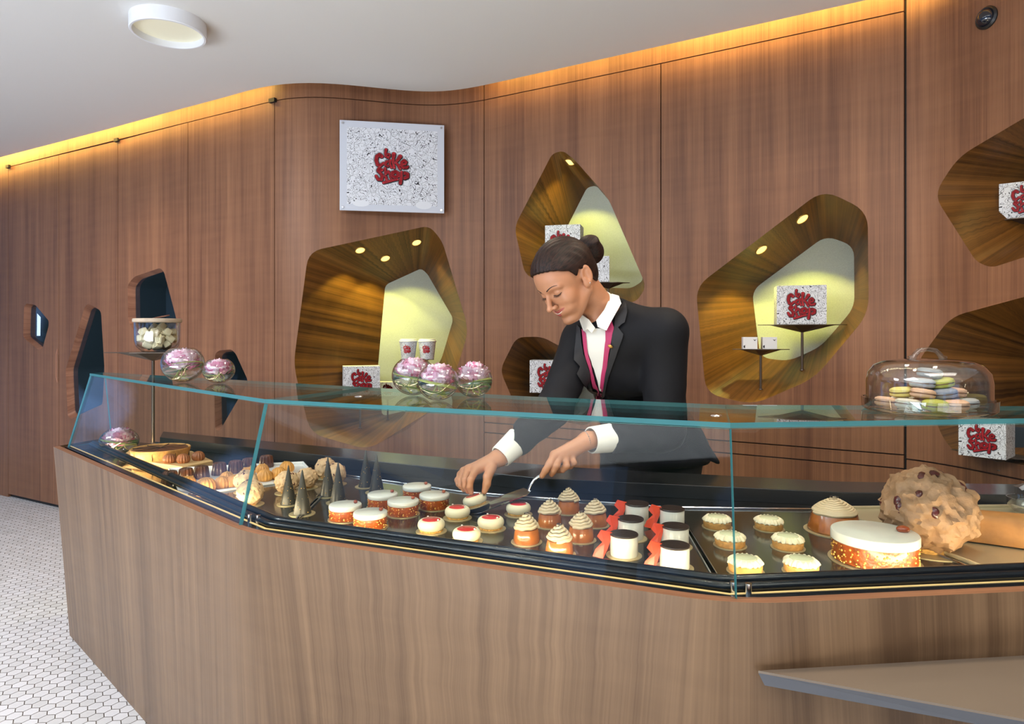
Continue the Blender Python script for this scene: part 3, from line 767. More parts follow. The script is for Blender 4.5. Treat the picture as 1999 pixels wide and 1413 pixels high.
M_BOARD = mat('gold_cake_board', srgb(196, 180, 140), .3, metal=.55)
M_CREAMW = mat('white_glaze', srgb(216, 214, 202), .22, spec=.5, coat=.3)
M_CREAM = mat('ivory_mousse', srgb(216, 206, 174), .4, sss=.15)
M_CARAMEL = mat('caramel_side', srgb(150, 70, 22), .28, var=.5, vscale=60, bump=.5, bscale=160, bdist=.003, coat=.4)
M_GOLD = mat('gold_flake', srgb(226, 178, 92), .35, metal=.5)
M_NUT = mat('caramelised_nut', srgb(150, 66, 30), .2, coat=.5)
M_RED = mat('red_glaze', srgb(202, 50, 50), .25, coat=.3)
M_CRUMB = mat('golden_crumb', srgb(206, 158, 84), .8, var=.3, vscale=160, bump=.8, bscale=200, bdist=.003)
M_SWIRL = mat('chestnut_cream', srgb(196, 178, 146), .5, sss=.1)
M_BUN = mat('baba_crust', srgb(170, 98, 40), .22, var=.3, vscale=30, bump=.3, bscale=50, coat=.6, bdist=.003)
M_CHOC = mat('dark_chocolate', srgb(48, 38, 36), .3, bump=.5, bscale=90, bdist=.002)
M_REDCHOC = mat('red_chocolate_shard', srgb(214, 74, 48), .3)
M_CRUST = mat('tart_crust', srgb(206, 152, 84), .7, var=.25, vscale=90, bump=.5, bscale=120)
M_JELLY = mat('pale_green_jelly', srgb(204, 206, 170), .12, coat=.5)
M_CONE = mat('grey_cone_glaze', srgb(56, 54, 48), .35)
M_PRAL = mat('praline_cream', srgb(154, 118, 86), .6, var=.15, vscale=40, bump=.7, bscale=55, bdist=.006)
M_PRALS = mat('pale_praline_cream', srgb(196, 162, 122), .6, var=.15, vscale=40, bump=.6, bscale=70, bdist=.004)
M_RAISIN = mat('dark_raisin', srgb(80, 30, 26), .25, coat=.4)
M_CANELE = mat('canele_crust', srgb(84, 46, 24), .28, var=.4, vscale=60, coat=.5)
M_MADE = mat('madeleine_golden', srgb(202, 142, 66), .5, var=.25, vscale=40)
M_CMADE = mat('chocolate_madeleine', srgb(140, 82, 44), .45, var=.25, vscale=50)

def board(t, r): q = MB(); q.lathe([(0, 0), (r, 0), (r, .0016), (0, .0016)], 40); q.build('cake_board', M_BOARD, t)
def rim_specks(q, r, z0, z1, n, s, rnd, m=0):
    for _ in range(n):
        a = rnd.uniform(0, 6.283); z = rnd.uniform(z0, z1)
        q.ico((math.cos(a) * r, math.sin(a) * r, z), s * rnd.uniform(.6, 1.3), 1, m)

def mk_caramel(r=.041, h=.040, hd=.012, seed=1, bead=True):
    rnd = random.Random(seed); t = thing('caramel_cake', '', 'cake'); board(t, r * 1.10)
    q = MB(); q.lathe([(0, .002), (r * .97, .002), (r, .004), (r, h - hd), (r * .97, h - hd + .001), (0, h - hd + .001)], 48); q.build('caramel_layer', M_CARAMEL, t)
    q = MB(); rim_specks(q, r, .004, h - hd - .002, int(90 * r / .041), .0016 * (1 + (r > .06) * .5), rnd); q.build('nut_coating', M_GOLD, t)
    R = r * 1.035; q = MB(); q.lathe([(0, h - hd), (R * .97, h - hd), (R, h - hd + .002), (R, h - .004), (R * .985, h - .0012), (R * .95, h), (0, h)], 64); gd = q.build('glaze_disc', M_CREAMW, t)
    if bead: q = MB(); q.ico((R * .62, -R * .05, h + .004), (.0055, .0055, .0048), 2); q.build('hazelnut', M_NUT, gd)
    return t
def mk_dome(r=.0335, h=.030, seed=1):
    rnd = random.Random(seed); t = thing('cream_dome_cake', '', 'cake'); board(t, r * 1.14)
    q = MB(); q.lathe([(0, .0018), (r * .8, .0018), (r * .82, .005), (r * .7, .006)], 40)
    rim_specks(q, r * .80, .002, .006, 60, .0022, rnd); q.build('biscuit_base', M_CRUMB, t)
    pr = [(r * .70, .0045)] + [(r * (.70 + .30 * math.cos(math.radians(a))) , .017 + .0125 * math.sin(math.radians(a))) for a in range(-80, 91, 10)] + [(r * .55, h - .001), (0, h - .002)]
    q = MB(); q.lathe(pr, 48); md = q.build('mousse_dome', M_CREAM, t)
    q = MB(); q.lathe([(0, h - .003), (r * .70, h - .0030), (r * .71, h - .0015), (r * .66, h - .0003), (0, h)], 48); rd_ = q.build('red_disc', M_RED, t)
    for k, (x, y) in enumerate(((.45, -.5), (-.2, .62))):
        q = MB(); q.ico((r * x, r * y, h + .0018), (.0028, .0022, .0022), 1); q.build('sugar_pearl', M_CREAMW, rd_)
    return t
def spiral(q, r0, z0, h, turns, tube, n=150, m=0):
    pts = []; rs = []
    for i in range(n + 1):
        t = i / n; a = t * turns * 2 * math.pi; r = r0 * (1 - t) ** .75 * (1 - .0 * t) + .0008
        pts.append((math.cos(a) * r, math.sin(a) * r, z0 + h * t)); rs.append(tube * (1 - .45 * t))
    q.tube(pts, rs, 8, m)
def mk_montblanc(r=.031, h=.034, hs=.030, turns=6, seed=1, tube=.0042):
    rnd = random.Random(seed); t = thing('mont_blanc_cake', '', 'cake'); board(t, r * 1.18)
    q = MB(); q.lathe([(0, .0018), (r * .98, .0018), (r * 1.02, .006), (r * .93, h * .7), (r * .86, h * .95), (r * .7, h), (0, h)], 48, fn=lambda a, rr, z: (rr * (1 + .012 * math.sin(5 * a + z * 90)), z))
    q.build('baba_base', M_BUN, t)
    q = MB(); q.lathe([(0, h - .003), (r * .74, h - .001), (r * .62, h + hs * .4), (r * .25, h + hs * .85), (0, h + hs * .9)], 24)
    for ph in range(2):
        pts = []; rs = []; n = 190
        for i in range(n + 1):
            u = i / n; a = u * (turns * .4) * 6.283 + ph * 3.1416; rr = r * .80 * (1 - u ** 1.5) + .0015
            pts.append((math.cos(a) * rr, math.sin(a) * rr, h + .001 + hs * u + .0008 * math.sin(7 * a))); rs.append(tube * (1 - .3 * u))
        q.tube(pts, rs, 7)
    q.build('cream_swirl', M_SWIRL, t)
    q = MB(); q.tube([(math.cos(a / 10 * 6.283) * r * .17, math.sin(a / 10 * 6.283) * r * .17, h + hs + tube * .8) for a in range(9)], .0010, 6); q.build('chocolate_ring', M_CHOC, t)
    return t
def mk_cylinder(r=.0305, h=.049, seed=1, side=1):
    t = thing('cylinder_cake', '', 'cake'); board(t, r * 1.28)
    q = MB(); q.lathe([(0, .0018), (r * .97, .0018), (r, .005), (r, h - .006), (r * .97, h - .004), (0, h - .004)], 48); q.build('white_mousse_body', M_CREAMW, t)
    q = MB(); q.lathe([(0, h - .004), (r * 1.0, h - .004), (r * 1.03, h - .003), (r * 1.03, h - .0012), (r * 1.0, h), (0, h)], 48); q.build('chocolate_disc', M_CHOC, t)
    # faceted red chocolate leaning on the left side
    x = -r - .001
    pts = [(x - .004, -.010, .050), (x - .002, -.016, .038), (x - .010, -.020, .022), (x - .018, -.022, .002), (x - .004, -.018, .010), (x - .000, -.006, .030), (x + .002, .002, .046), (x + .006, -.004, .060)]
    pts = [(x + .004, .000, .050), (x - .010, -.006, .058), (x - .017, -.010, .046), (x - .012, -.010, .036), (x - .021, -.016, .020), (x - .026, -.018, .006), (x - .014, -.016, .000), (x - .006, -.010, .016), (x - .001, -.006, .030)]
    q = MB(); n = len(pts); c = sum((Vector(p) for p in pts), Vector()) / n + Vector((-.002, -.005, 0))
    bk = [Vector(p) + Vector((.001, .003, 0)) for p in pts]
    pts = [(p[0] * 1.25 + .008, p[1] * 1.3, p[2]) for p in pts]; bk = [Vector(p) + Vector((.001, .003, 0)) for p in pts]; pts = [(p[0] - (.008 if i in (1, 2, 4, 5) else 0), p[1], p[2]) for i, p in enumerate(pts)]; bk = [Vector(p) + Vector((.001, .003, 0)) for p in pts]
    q.add([*pts, tuple(c)] + [tuple(p) for p in bk], [(i, (i + 1) % n, n) for i in range(n)] + [tuple(n + 1 + i for i in range(n))[::-1]] + [(i, n + 1 + i, n + 1 + (i + 1) % n, (i + 1) % n) for i in range(n)])
    q.build('chocolate_shard', M_REDCHOC, t, smooth=False); return t
def mk_tart(r=.034, seed=1):
    rnd = random.Random(seed); t = thing('lemon_tart', '', 'tart'); board(t, r * 1.10)
    q = MB(); q.lathe([(0, .0018), (r * .93, .0018), (r * .98, .004), (r, .016), (r * .93, .017), (0, .0165)], 48); q.build('tart_crust', M_CRUST, t)
    q = MB()
    def fn(a, rr, z):
        k = 1 + (.035 * math.sin(23 * a) + .03 * math.sin(9 * a + 1) + .02 * math.sin(41 * a)) * (rr > r * .7)
        return rr * k, z + .0012 * math.sin(17 * a + 2) * (rr > r * .7)
    q.lathe([(r * .6, .0165), (r * .96, .0165), (r * 1.02, .019), (r * .98, .0225), (r * .86, .0265), (r * .76, .0285), (r * .66, .0280), (0, .0275)], 96, fn=fn)
    q.build('cream_ruffle', M_CREAM, t)
    q = MB(); q.lathe([(r * .68, .0275), (r * .66, .0292), (r * .60, .0300), (0, .0303)], 40); q.build('jelly_disc', M_JELLY, t); return t
def mk_cone(r=.0235, h=.118, seed=1):
    rnd = random.Random(seed); t = thing('cone_cake', '', 'cake'); board(t, r * 1.45)
    q = MB(); q.lathe([(0, .0018), (r, .0018), (r * 1.0, .003), (r * .66, h * .36), (r * .30, h * .72), (r * .07, h * .98), (0, h)], 40); q.build('cone_shell', M_CONE, t)
    q = MB()
    for _ in range(26):
        z = rnd.uniform(.004, h * .7); a = rnd.uniform(0, 6.283); rr = r * (1 - z / h) * 1.0
        q.ico((math.cos(a) * rr, math.sin(a) * rr, z), rnd.uniform(.0008, .0018), 1)
    q.build('gold_specks', M_GOLD, t); return t
def lump(seed, amp, fr):
    off = Vector((seed * 3.1, seed * 1.7, seed * .9))
    def fn(p):
        return 1 + amp * (noise.noise(p * fr + off)) + amp * .55 * noise.noise(p * fr * 2.3 + off)
    return fn
def mk_ball(r=.036, seed=1, boardk=1.05, nr=7, sub=4):
    rnd = random.Random(seed); t = thing('praline_ball_cake', '', 'cake'); board(t, r * boardk)
    rough = lump(seed, .13, 2.6)
    def fn(p): return rough(p) + .16 * (.3 - abs(noise.noise(p * 4.2 + Vector((seed, 2, 3))))) + .07 * (.3 - abs(noise.noise(p * 9 + Vector((seed, 5, 3)))))
    q = MB(); q.ico((0, 0, r * .93 + .002), (r, r, r * .96), sub, 0, fn); q.build('praline_body', M_PRAL if r > .06 else M_PRALS, t)
    q = MB(); q.lathe([(0, .0018), (r * .5, .0018), (r * .48, r * .12), (0, r * .12)], 24); rim_specks(q, r * .47, .002, r * .1, 22, r * .04, rnd); q.build('biscuit_foot', M_CRUMB, t)
    for k in range(nr):
        a = rnd.uniform(-2.9, .2) if k % 2 else rnd.uniform(0, 6.28); el = rnd.uniform(-.1, 1.35); d = Vector((math.cos(a) * math.cos(el), math.sin(a) * math.cos(el), math.sin(el)))
        p = Vector((d.x * r, d.y * r, r * .93 + .002 + d.z * r * .96)) - Vector((0, 0, 0)); p = Vector((0, 0, r * .93 + .002)) + Vector((d.x * r, d.y * r, d.z * r * .96)) * fn(d) * 1.0
        q = MB(); q.ico(p, (r * .085, r * .13, r * .05), 2, 0, lump(k + seed, .3, 2), d.to_track_quat('Z', 'Y').to_matrix()); q.build('raisin', M_RAISIN, t)
    return t
def mk_canele(seed=1):
    t = thing('canele', '', 'pastry')
    def fn(a, r, z): return r * (1 + (.075 * math.cos(12 * a) if r > .006 else 0)), z
    q = MB(); q.lathe([(0, 0), (.0245, 0), (.0255, .003), (.0235, .018), (.0215, .034), (.0195, .040), (.014, .0425), (.009, .0395), (0, .0375)], 96, fn=fn); q.build('fluted_body', M_CANELE, t); return t
def mk_madeleine(choc=False, top=False, seed=1, name='madeleine'):
    rnd = random.Random(seed); t = thing(name, '', 'pastry')
    q = MB(); n = 84
    def fn(a, r, z): return r * (1 + .06 * math.cos(14 * a) * (z > .004)), z
    q.lathe([(0, 0), (.020, 0), (.0245, .006), (.026, .014), (.024, .024), (.018, .033), (.009, .038), (0, .0395)], n, fn=fn)
    q.build('ribbed_body', M_CMADE if choc else M_MADE, t)
    if top:
        q = MB(); [q.ico((rnd.uniform(-.012, .012), rnd.uniform(-.012, .012), .0375 - rnd.uniform(0, .004)), rnd.uniform(.002, .004), 1) for _ in range(34)]; q.build('nut_crumbs', M_CRUMB, t)
    return t

def spots_(lst, z=TRZ, cat_rz=0):
    out = []
    for i, e in enumerate(lst):
        px, py, lab = e[:3]; s = e[3] if len(e) > 3 else 1; rz = e[4] if len(e) > 4 else (i * 1.3 + cat_rz)
        p = G(px, py, z); out.append((p, rz, s, lab))
    return out
# --- caramel cakes with white discs
place(mk_caramel(), 0, spots_([
    (674, 1013, 'white topped caramel cake, farthest left of its cluster', 1, .35), (723, 1029, 'white topped caramel cake nearest the black rail', 1, .35), (787, 1004, 'white topped caramel cake raised in the middle of its cluster', 1, .35),
    (747, 990, 'white topped caramel cake just right of the tall cones', 1, .35), (814, 973, 'white topped caramel cake at the back of its cluster', 1, .35), (848, 991, 'white topped caramel cake farthest right, beside the red topped domes', 1, .35)]), 'small caramel cakes with white glaze discs')
# --- red topped domes
place(mk_dome(), 0, spots_([
    (842, 1037, 'red topped cream dome cake farthest left, by the black rail', 1, .2), (911, 1056, 'red topped cream dome cake nearest the glass', 1, .3), (893, 1011, 'red topped cream dome cake directly under the hand, left of centre', 1, .4),
    (958, 1032, 'red topped cream dome cake in the front row beside the mont blanc cakes', 1, .1), (1012, 1004, 'red topped cream dome cake under the cake server blade, farthest right', 1, .6)]), 'cream dome cakes with red discs')
held = mk_dome(seed=5); hp = P(930, 987, 1.83); held.location = hp; held.rotation_euler = (math.radians(-8), math.radians(-14), .3)
held['label'] = 'red topped cream dome cake lifted on the cake server, under the fingers'; held['group'] = 'cream dome cakes with red discs'
# --- mont blanc
place(mk_montblanc(), 0, spots_([
    (1028, 1058, 'mont blanc cake with cream swirl, farthest left near the rail'), (1092, 1082, 'mont blanc cake with cream swirl nearest the glass'), (1073, 1026, 'mont blanc cake with cream swirl, left one of the middle row'),
    (1134, 1054, 'mont blanc cake with cream swirl, right of the nearest one'), (1110, 1000, 'mont blanc cake with cream swirl at the back of its cluster'), (1162, 1025, 'mont blanc cake with cream swirl beside the red shards')]), 'small mont blanc cakes')
# --- white cylinders
place(mk_cylinder(), 0, spots_([
    (1218, 1084, 'white cylinder cake with chocolate lid, front of the left column', 1, 0), (1231, 1051, 'white cylinder cake with chocolate lid, middle of the left column', 1, 0), (1243, 1018, 'white cylinder cake with chocolate lid, back of the left column', 1, 0),
    (1317, 1108, 'white cylinder cake with chocolate lid, front of the right column', 1, 0), (1318, 1067, 'white cylinder cake with chocolate lid, middle of the right column', 1, .1), (1312, 1029, 'white cylinder cake with chocolate lid, back of the right column', 1, -.1)]), 'white cylinder cakes with red chocolate shards')
# --- tarts
place(mk_tart(), 0, spots_([
    (1400, 1029, 'lemon tart with cream frill, back row left of the glass seam'), (1501, 1032, 'lemon tart with cream frill, back row right of the glass seam'), (1425, 1065, 'lemon tart with cream frill, middle row behind the glass seam'),
    (1538, 1069, 'lemon tart with cream frill, middle row beside the big white cake'), (1455, 1115, 'lemon tart with cream frill, front row by the glass seam'), (1564, 1116, 'lemon tart with cream frill, front row beside the big white cake')]), 'small lemon tarts with cream frills')
# --- cones
place(mk_cone(), 0, spots_([
    (563, 984, 'grey cone cake with gold specks, thin one left behind the front cone', .95), (590, 1003, 'grey cone cake with gold specks, nearest the glass', 1.02), (640, 968, 'grey cone cake with gold specks, left of the middle pair'),
    (660, 981, 'grey cone cake with gold specks, right of the middle pair'), (714, 950, 'grey cone cake with gold specks, farthest back'), (735, 961, 'grey cone cake with gold specks, farthest right')]), 'tall cone cakes')
# --- praline balls
place(mk_ball(), 0, spots_([
    (489, 985, 'praline ball cake nearest the glass, by the glass seam'), (480, 960, 'praline ball cake half hidden behind the one at the glass seam', .95), (560, 962, 'praline ball cake left of the pair behind the thin cone', .95),
    (599, 952, 'praline ball cake right of the pair behind the front cone', .9), (636, 932, 'praline ball cake farthest back, left of the middle cones', .95), (655, 945, 'praline ball cake behind the middle pair of cones', .95)]), 'small praline ball cakes')
# --- porcelain tray with caneles and madeleines
M_PORC = mat('white_porcelain', srgb(228, 228, 226), .2, coat=.4)
pp = [G(350, 958, .765), G(388, 967, .765), G(618, 934, .765), G(592, 905, .765), G(330, 918, .765)]
pc = sum(pp, Vector()) / 5; t = thing('porcelain_tray', 'white rectangular porcelain tray under the caneles and golden madeleines', 'tray', (pc.x, pc.y, DZ))
pq = [(-.30, -.12), (.30, -.12)]
pb = [(p.x - pc.x, p.y - pc.y) for p in pp]
q = MB(); q.prism(pb, .0005, .006); q.build('tray_plate', M_PORC, t, smooth=False); q = MB(); q.tube([(p[0], p[1], .010) for p in pb], .005, 8, closed=True); q.build('raised_rim', M_PORC, t)
PZ = DZ + .0065
place(mk_canele(), 0, spots_([(332, 944, 'canele at the left end of the dark back row, lit by the strip', 1), (363, 938, 'second canele from the left in the dark row'), (393, 933, 'third canele from the left in the dark row'),
    (428, 926, 'fourth canele from the left in the dark row'), (460, 922, 'fifth canele from the left in the dark row'), (486, 917, 'sixth canele from the left, behind the glass seam'), (520, 911, 'canele at the right end of the dark row')], PZ), 'dark fluted caneles')
place(mk_madeleine(), 0, spots_([(402, 960, 'largest golden madeleine in the front row, near the rail', 1.15), (434, 953, 'golden madeleine in the front row, middle', .98), (459, 951, 'golden madeleine in the front row left of the praline ball', 1.05),
    (517, 938, 'golden madeleine just right of the glass seam', .95), (544, 934, 'golden madeleine at the right end of the front row', .98)], PZ), 'golden ribbed madeleines')
place(mk_madeleine(top=True, name='crumbed_madeleine'), 0, spots_([(367, 952, 'crumb topped madeleine at the left end of the porcelain tray', .95), (443, 940, 'crumb topped madeleine in the row between caneles and golden ones', .85), (484, 932, 'crumb topped madeleine behind the glass seam', .9),
    (512, 924, 'crumb topped madeleine behind the golden ones right of the seam', .85), (560, 921, 'crumb topped madeleine farthest right on the porcelain tray', .95)], PZ), 'madeleines topped with crumbs')
# --- wooden board with tart and chocolate madeleines
wbz = DZ + .018
bb = [G(232, 893, wbz), G(356, 911, wbz), G(416, 899, wbz), G(375, 880, wbz), G(262, 872, wbz)]
bc = sum(bb, Vector()) / 5; t = thing('wooden_board', 'light wooden serving board under the cut tart at the left end', 'board', (bc.x, bc.y, DZ))
q = MB(); q.prism([(p.x - bc.x, p.y - bc.y) for p in bb], .0, .018); q.build('board_slab', mat('pale_beech', srgb(206, 168, 116), .5, var=.12, vscale=12), t, smooth=False, bevel=.002)
p = G(314, 893, wbz); t = thing('custard_tart', 'large cut custard tart on the wooden board', 'tart', p)
R = .105
q = MB(); q.lathe([(0, .001), (R * .92, .001), (R, .038), (R * .985, .040), (R * .93, .036), (0, .034)], 72, fn=lambda a, r, z: (r * (1 + (.006 * math.sin(40 * a) if r > R * .9 else 0)), z)); q.build('tart_crust', M_CRUST, t)
q = MB(); q.lathe([(R * .94, .036), (R * .90, .0375), (0, .0385)], 64, fn=lambda a, r, z: (r, z + .0012 * math.sin(9 * a) * (r > .01))); q.build('baked_custard', mat('browned_custard', srgb(104, 56, 26), .3, var=.6, vscale=28, coat=.3), t)
for k in range(8):
    a = k * .785 + .2; q = MB(); q.box((math.cos(a) * R * .5, math.sin(a) * R * .5, .0212), (R * .96, .0012, .0360), 0, a); q.build('slice_cut', M_BLACK, t)
place(mk_madeleine(choc=True, name='chocolate_madeleine'), 0, spots_([(331, 903, 'brown ribbed madeleine on the board against the cut tart', .88), (358, 903, 'brown ribbed madeleine on the board, middle of three', .88), (387, 898, 'brown ribbed madeleine at the right corner of the board', .88)], wbz), 'brown madeleines on the wooden board')
# --- large cakes right
t = mk_caramel(.083, .064, .021, 9, bead=False); t.location = G(1707, 1094, TRZ); t['label'] = 'large white glazed caramel cake at the front right of the case'; t.name = 'large_caramel_cake'
q = MB(); q.ico((.058, -.006, .069), (.014, .011, .008), 3); q.build('glazed_almond', M_NUT, t)
t = mk_montblanc(.060, .046, .034, 11, 3, .0048); t.location = G(1629, 1036, TRZ); t['label'] = 'large mont blanc cake with chestnut cream coil, behind the big white cake'; t.name = 'large_mont_blanc'
t = mk_ball(.094, 4, .9, 16, 5); t.location = G(1811, 1072, TRZ); t['label'] = 'giant praline ball cake studded with raisins, right side of the case'; t.name = 'giant_praline_ball'
# loaf cake
p = G(1985, 1062, TRZ + .006) + Vector((.035, -.012, 0)); t = thing('loaf_cake', 'golden loaf cake cut off by the right photo edge', 'cake', p, -.55)
q = MB(); sec = [(-.045, 0), (.045, 0), (.049, .045), (.038, .058), (.015, .066), (-.012, .067), (-.036, .060), (-.049, .045)]; v = []
for i in range(13):
    u = -.14 + .28 * i / 12; k = 1 - .05 * abs(i - 6) / 6; v += [(u, y * k, z * k + .001) for y, z in sec]
f = [tuple(range(8)), tuple(12 * 8 + j for j in range(8))[::-1]] + [(i * 8 + j, (i + 1) * 8 + j, (i + 1) * 8 + (j + 1) % 8, i * 8 + (j + 1) % 8) for i in range(12) for j in range(8)]
q.add(v, f); q.build('loaf_body', mat('loaf_crust', srgb(168, 114, 58), .6, var=.35, vscale=14, bump=.5, bscale=40, bdist=.004), t, smooth=True, angle=50)

# ------------------------------------------------------------------ macarons under a glass dome
TOPZ = TZ + TH
mc = Vector((.895, 1.435, TOPZ))
t = thing('cake_dome', 'clear glass cake dome with loop handle on the counter top, right', 'glass dome', mc)
q = MB(); q.lathe([(0, .003), (.108, .003), (.112, .001), (.120, .001), (.126, .006), (.127, .028), (.123, .028), (.121, .009), (.110, .007), (0, .007)], 72); q.build('glass_plate', M_BOWL, t)
q = MB(); q.lathe([(.1175, .010), (.1175, .062), (.114, .082), (.103, .098), (.085, .107), (.05, .111), (0, .1115), (0, .1090), (.05, .1085), (.084, .1045), (.101, .096), (.1115, .081), (.115, .062), (.115, .010), (.1175, .010)], 72); cv = q.build('glass_cover', M_BOWL, t)
q = MB(); q.tube([(-.040, 0, .113), (-.030, 0, .115), (-.026, 0, .122), (-.018, 0, .130), (0, 0, .133), (.018, 0, .130), (.026, 0, .122), (.030, 0, .115), (.040, 0, .113)], [.005, .006, .0055, .005, .005, .005, .0055, .006, .005], 12)
q.build('loop_handle', glass_mat('handle_glass', (.9, .92, .93, 1), 1.5, .02, 2.2), cv)
cols = {'green': srgb(178, 178, 74), 'peach': srgb(220, 178, 146), 'grey': srgb(168, 170, 170), 'blue grey': srgb(136, 142, 156), 'cream': srgb(212, 205, 188), 'yellow': srgb(222, 206, 122)}
def mk_mac(col):
    t = thing('macaron', '', 'macaron'); m = mat('macaron_' + col.replace(' ', '_'), cols[col], .6, var=.06, vscale=90); R = .0245
    q = MB(); q.lathe([(0, 0), (R * .75, .0008), (R * .95, .0035), (R, .0068), (R * .98, .0078), (R * 1.0, .0088), (R * .9, .0092)], 32, fn=lambda a, r, z: (r * (1 + (.03 * math.sin(31 * a) if z > .007 else 0)), z)); q.build('lower_shell', m, t)
    q = MB(); q.lathe([(R * .86, .0088), (R * .88, .0118)], 28); q.build('filling', mat('macaron_filling', srgb(196, 150, 116), .6), t)
    q = MB(); q.lathe([(R * .9, .0114), (R, .0118), (R * .98, .0128), (R, .0138), (R * .95, .0172), (R * .72, .0202), (0, .0212)], 32, fn=lambda a, r, z: (r * (1 + (.03 * math.sin(29 * a) if z < .0132 else 0)), z)); q.build('upper_shell', m, t)
    return t
mprot = {}
def macs(lst):
    for (dx, dy, dz, tx, ty, col, lab) in lst:
        if col not in mprot: o = mprot[col] = mk_mac(col)
        else: o = dup(mprot[col])
        o.location = mc + Vector((dx, dy, dz)); o.rotation_euler = (math.radians(tx), math.radians(ty), 0); o['label'] = lab; o['group'] = 'macarons under the glass dome'
L0, L1, L2, L3 = .0075, .029, .050, .071
macs([(-.017, -.052, L0, 6, 0, 'green', 'green macaron in the front of the bottom layer under the dome'), (.029, -.048, L0, 4, 0, 'peach', 'peach macaron in the bottom layer right of the green one'),
      (-.056, -.022, L0, 0, 5, 'cream', 'cream macaron in the bottom layer left of the green one'), (.070, -.020, L0, 0, -4, 'grey', 'grey macaron at the right end of the bottom layer'),
      (-.076, .022, L0, 0, 6, 'peach', 'peach macaron at the left end of the bottom layer'), (-.004, .0, L0, 0, 0, 'peach', 'peach macaron in the middle of the bottom layer, mostly hidden'), (.040, .015, L0, 0, 0, 'cream', 'cream macaron behind in the bottom layer, under the stack'),
      (-.026, .045, L0, 0, 0, 'cream', 'cream macaron at the back of the bottom layer'), (.075, .035, L0, 0, 0, 'yellow', 'yellow macaron at the back right of the bottom layer'),
      (-.024, -.020, L1, 0, 8, 'peach', 'peach macaron in the second layer above the green one'), (.022, -.024, L1, 0, -8, 'blue grey', 'blue grey macaron in the second layer, middle'),
      (.061, .008, L1, 0, 4, 'peach', 'peach macaron at the right of the second layer'), (-.045, .015, L1, 0, -4, 'yellow', 'yellow macaron at the left of the second layer'), (.012, .022, L1, 0, 0, 'cream', 'cream macaron hidden behind the second layer'),
      (-.017, -.008, L2, 0, 4, 'grey', 'grey macaron in the third layer on the left'), (.028, -.006, L2, 0, -10, 'green', 'green macaron in the third layer, tilted'),
      (.006, .004, L3, 0, 8, 'grey', 'grey macaron on top of the pile')])
# ------------------------------------------------------------------ printed doodle card and bubble lettering
def doodle_mat(name, scale, paper=srgb(226, 228, 234), border=0.0):
    m, n, l = nt(name); o = n.new('ShaderNodeOutputMaterial'); b = n.new('ShaderNodeBsdfPrincipled'); l.new(b.outputs[0], o.inputs[0]); b.inputs['Roughness'].default_value = .45
    uv = n.new('ShaderNodeUVMap'); uv.uv_map = 'UVMap'
    def Mt(op, a, c, d=None):
        q = n.new('ShaderNodeMath'); q.operation = op
        for i, x in enumerate((a, c, d)):
            if x is None: continue
            if isinstance(x, (int, float)): q.inputs[i].default_value = x
            else: l.new(x, q.inputs[i])
        return q.outputs[0]
    mp = n.new('ShaderNodeMapping'); mp.inputs['Scale'].default_value = (scale, scale, scale); l.new(uv.outputs[0], mp.inputs[0])
    z = n.new('ShaderNodeTexNoise'); z.inputs['Scale'].default_value = 1.2; z.inputs['Detail'].default_value = 0.0; z.inputs['Distortion'].default_value = .9; l.new(mp.outputs[0], z.inputs['Vector'])
    fr = Mt('FRACT', Mt('MULTIPLY', z.outputs[0], 4.5), 0); line = Mt('LESS_THAN', Mt('ABSOLUTE', Mt('SUBTRACT', fr, .5), 0), .07)
    v = n.new('ShaderNodeTexVoronoi'); v.feature = 'DISTANCE_TO_EDGE'; v.inputs['Scale'].default_value = .8; l.new(mp.outputs[0], v.inputs['Vector'])
    cell = Mt('LESS_THAN', v.outputs['Distance'], .008)
    v2 = n.new('ShaderNodeTexVoronoi'); v2.inputs['Scale'].default_value = 1.3; l.new(mp.outputs[0], v2.inputs['Vector']); dot = Mt('LESS_THAN', v2.outputs['Distance'], .13)
    z2 = n.new('ShaderNodeTexNoise'); z2.inputs['Scale'].default_value = .8; l.new(mp.outputs[0], z2.inputs['Vector']); dot = Mt('MULTIPLY', dot, Mt('GREATER_THAN', z2.outputs[0], .5))
    ink = Mt('MAXIMUM', Mt('MAXIMUM', line, cell), dot)
    r = n.new('ShaderNodeMixRGB'); l.new(ink, r.inputs[0]); r.inputs[1].default_value = paper; r.inputs[2].default_value = (.012, .012, .018, 1); l.new(r.outputs[0], b.inputs['Base Color'])
    return m
M_DOODLE = doodle_mat('doodle_print_board', 30)
M_DOODLEB = doodle_mat('doodle_print_box', 38)
M_DOODLEC = doodle_mat('doodle_print_cup', 70)
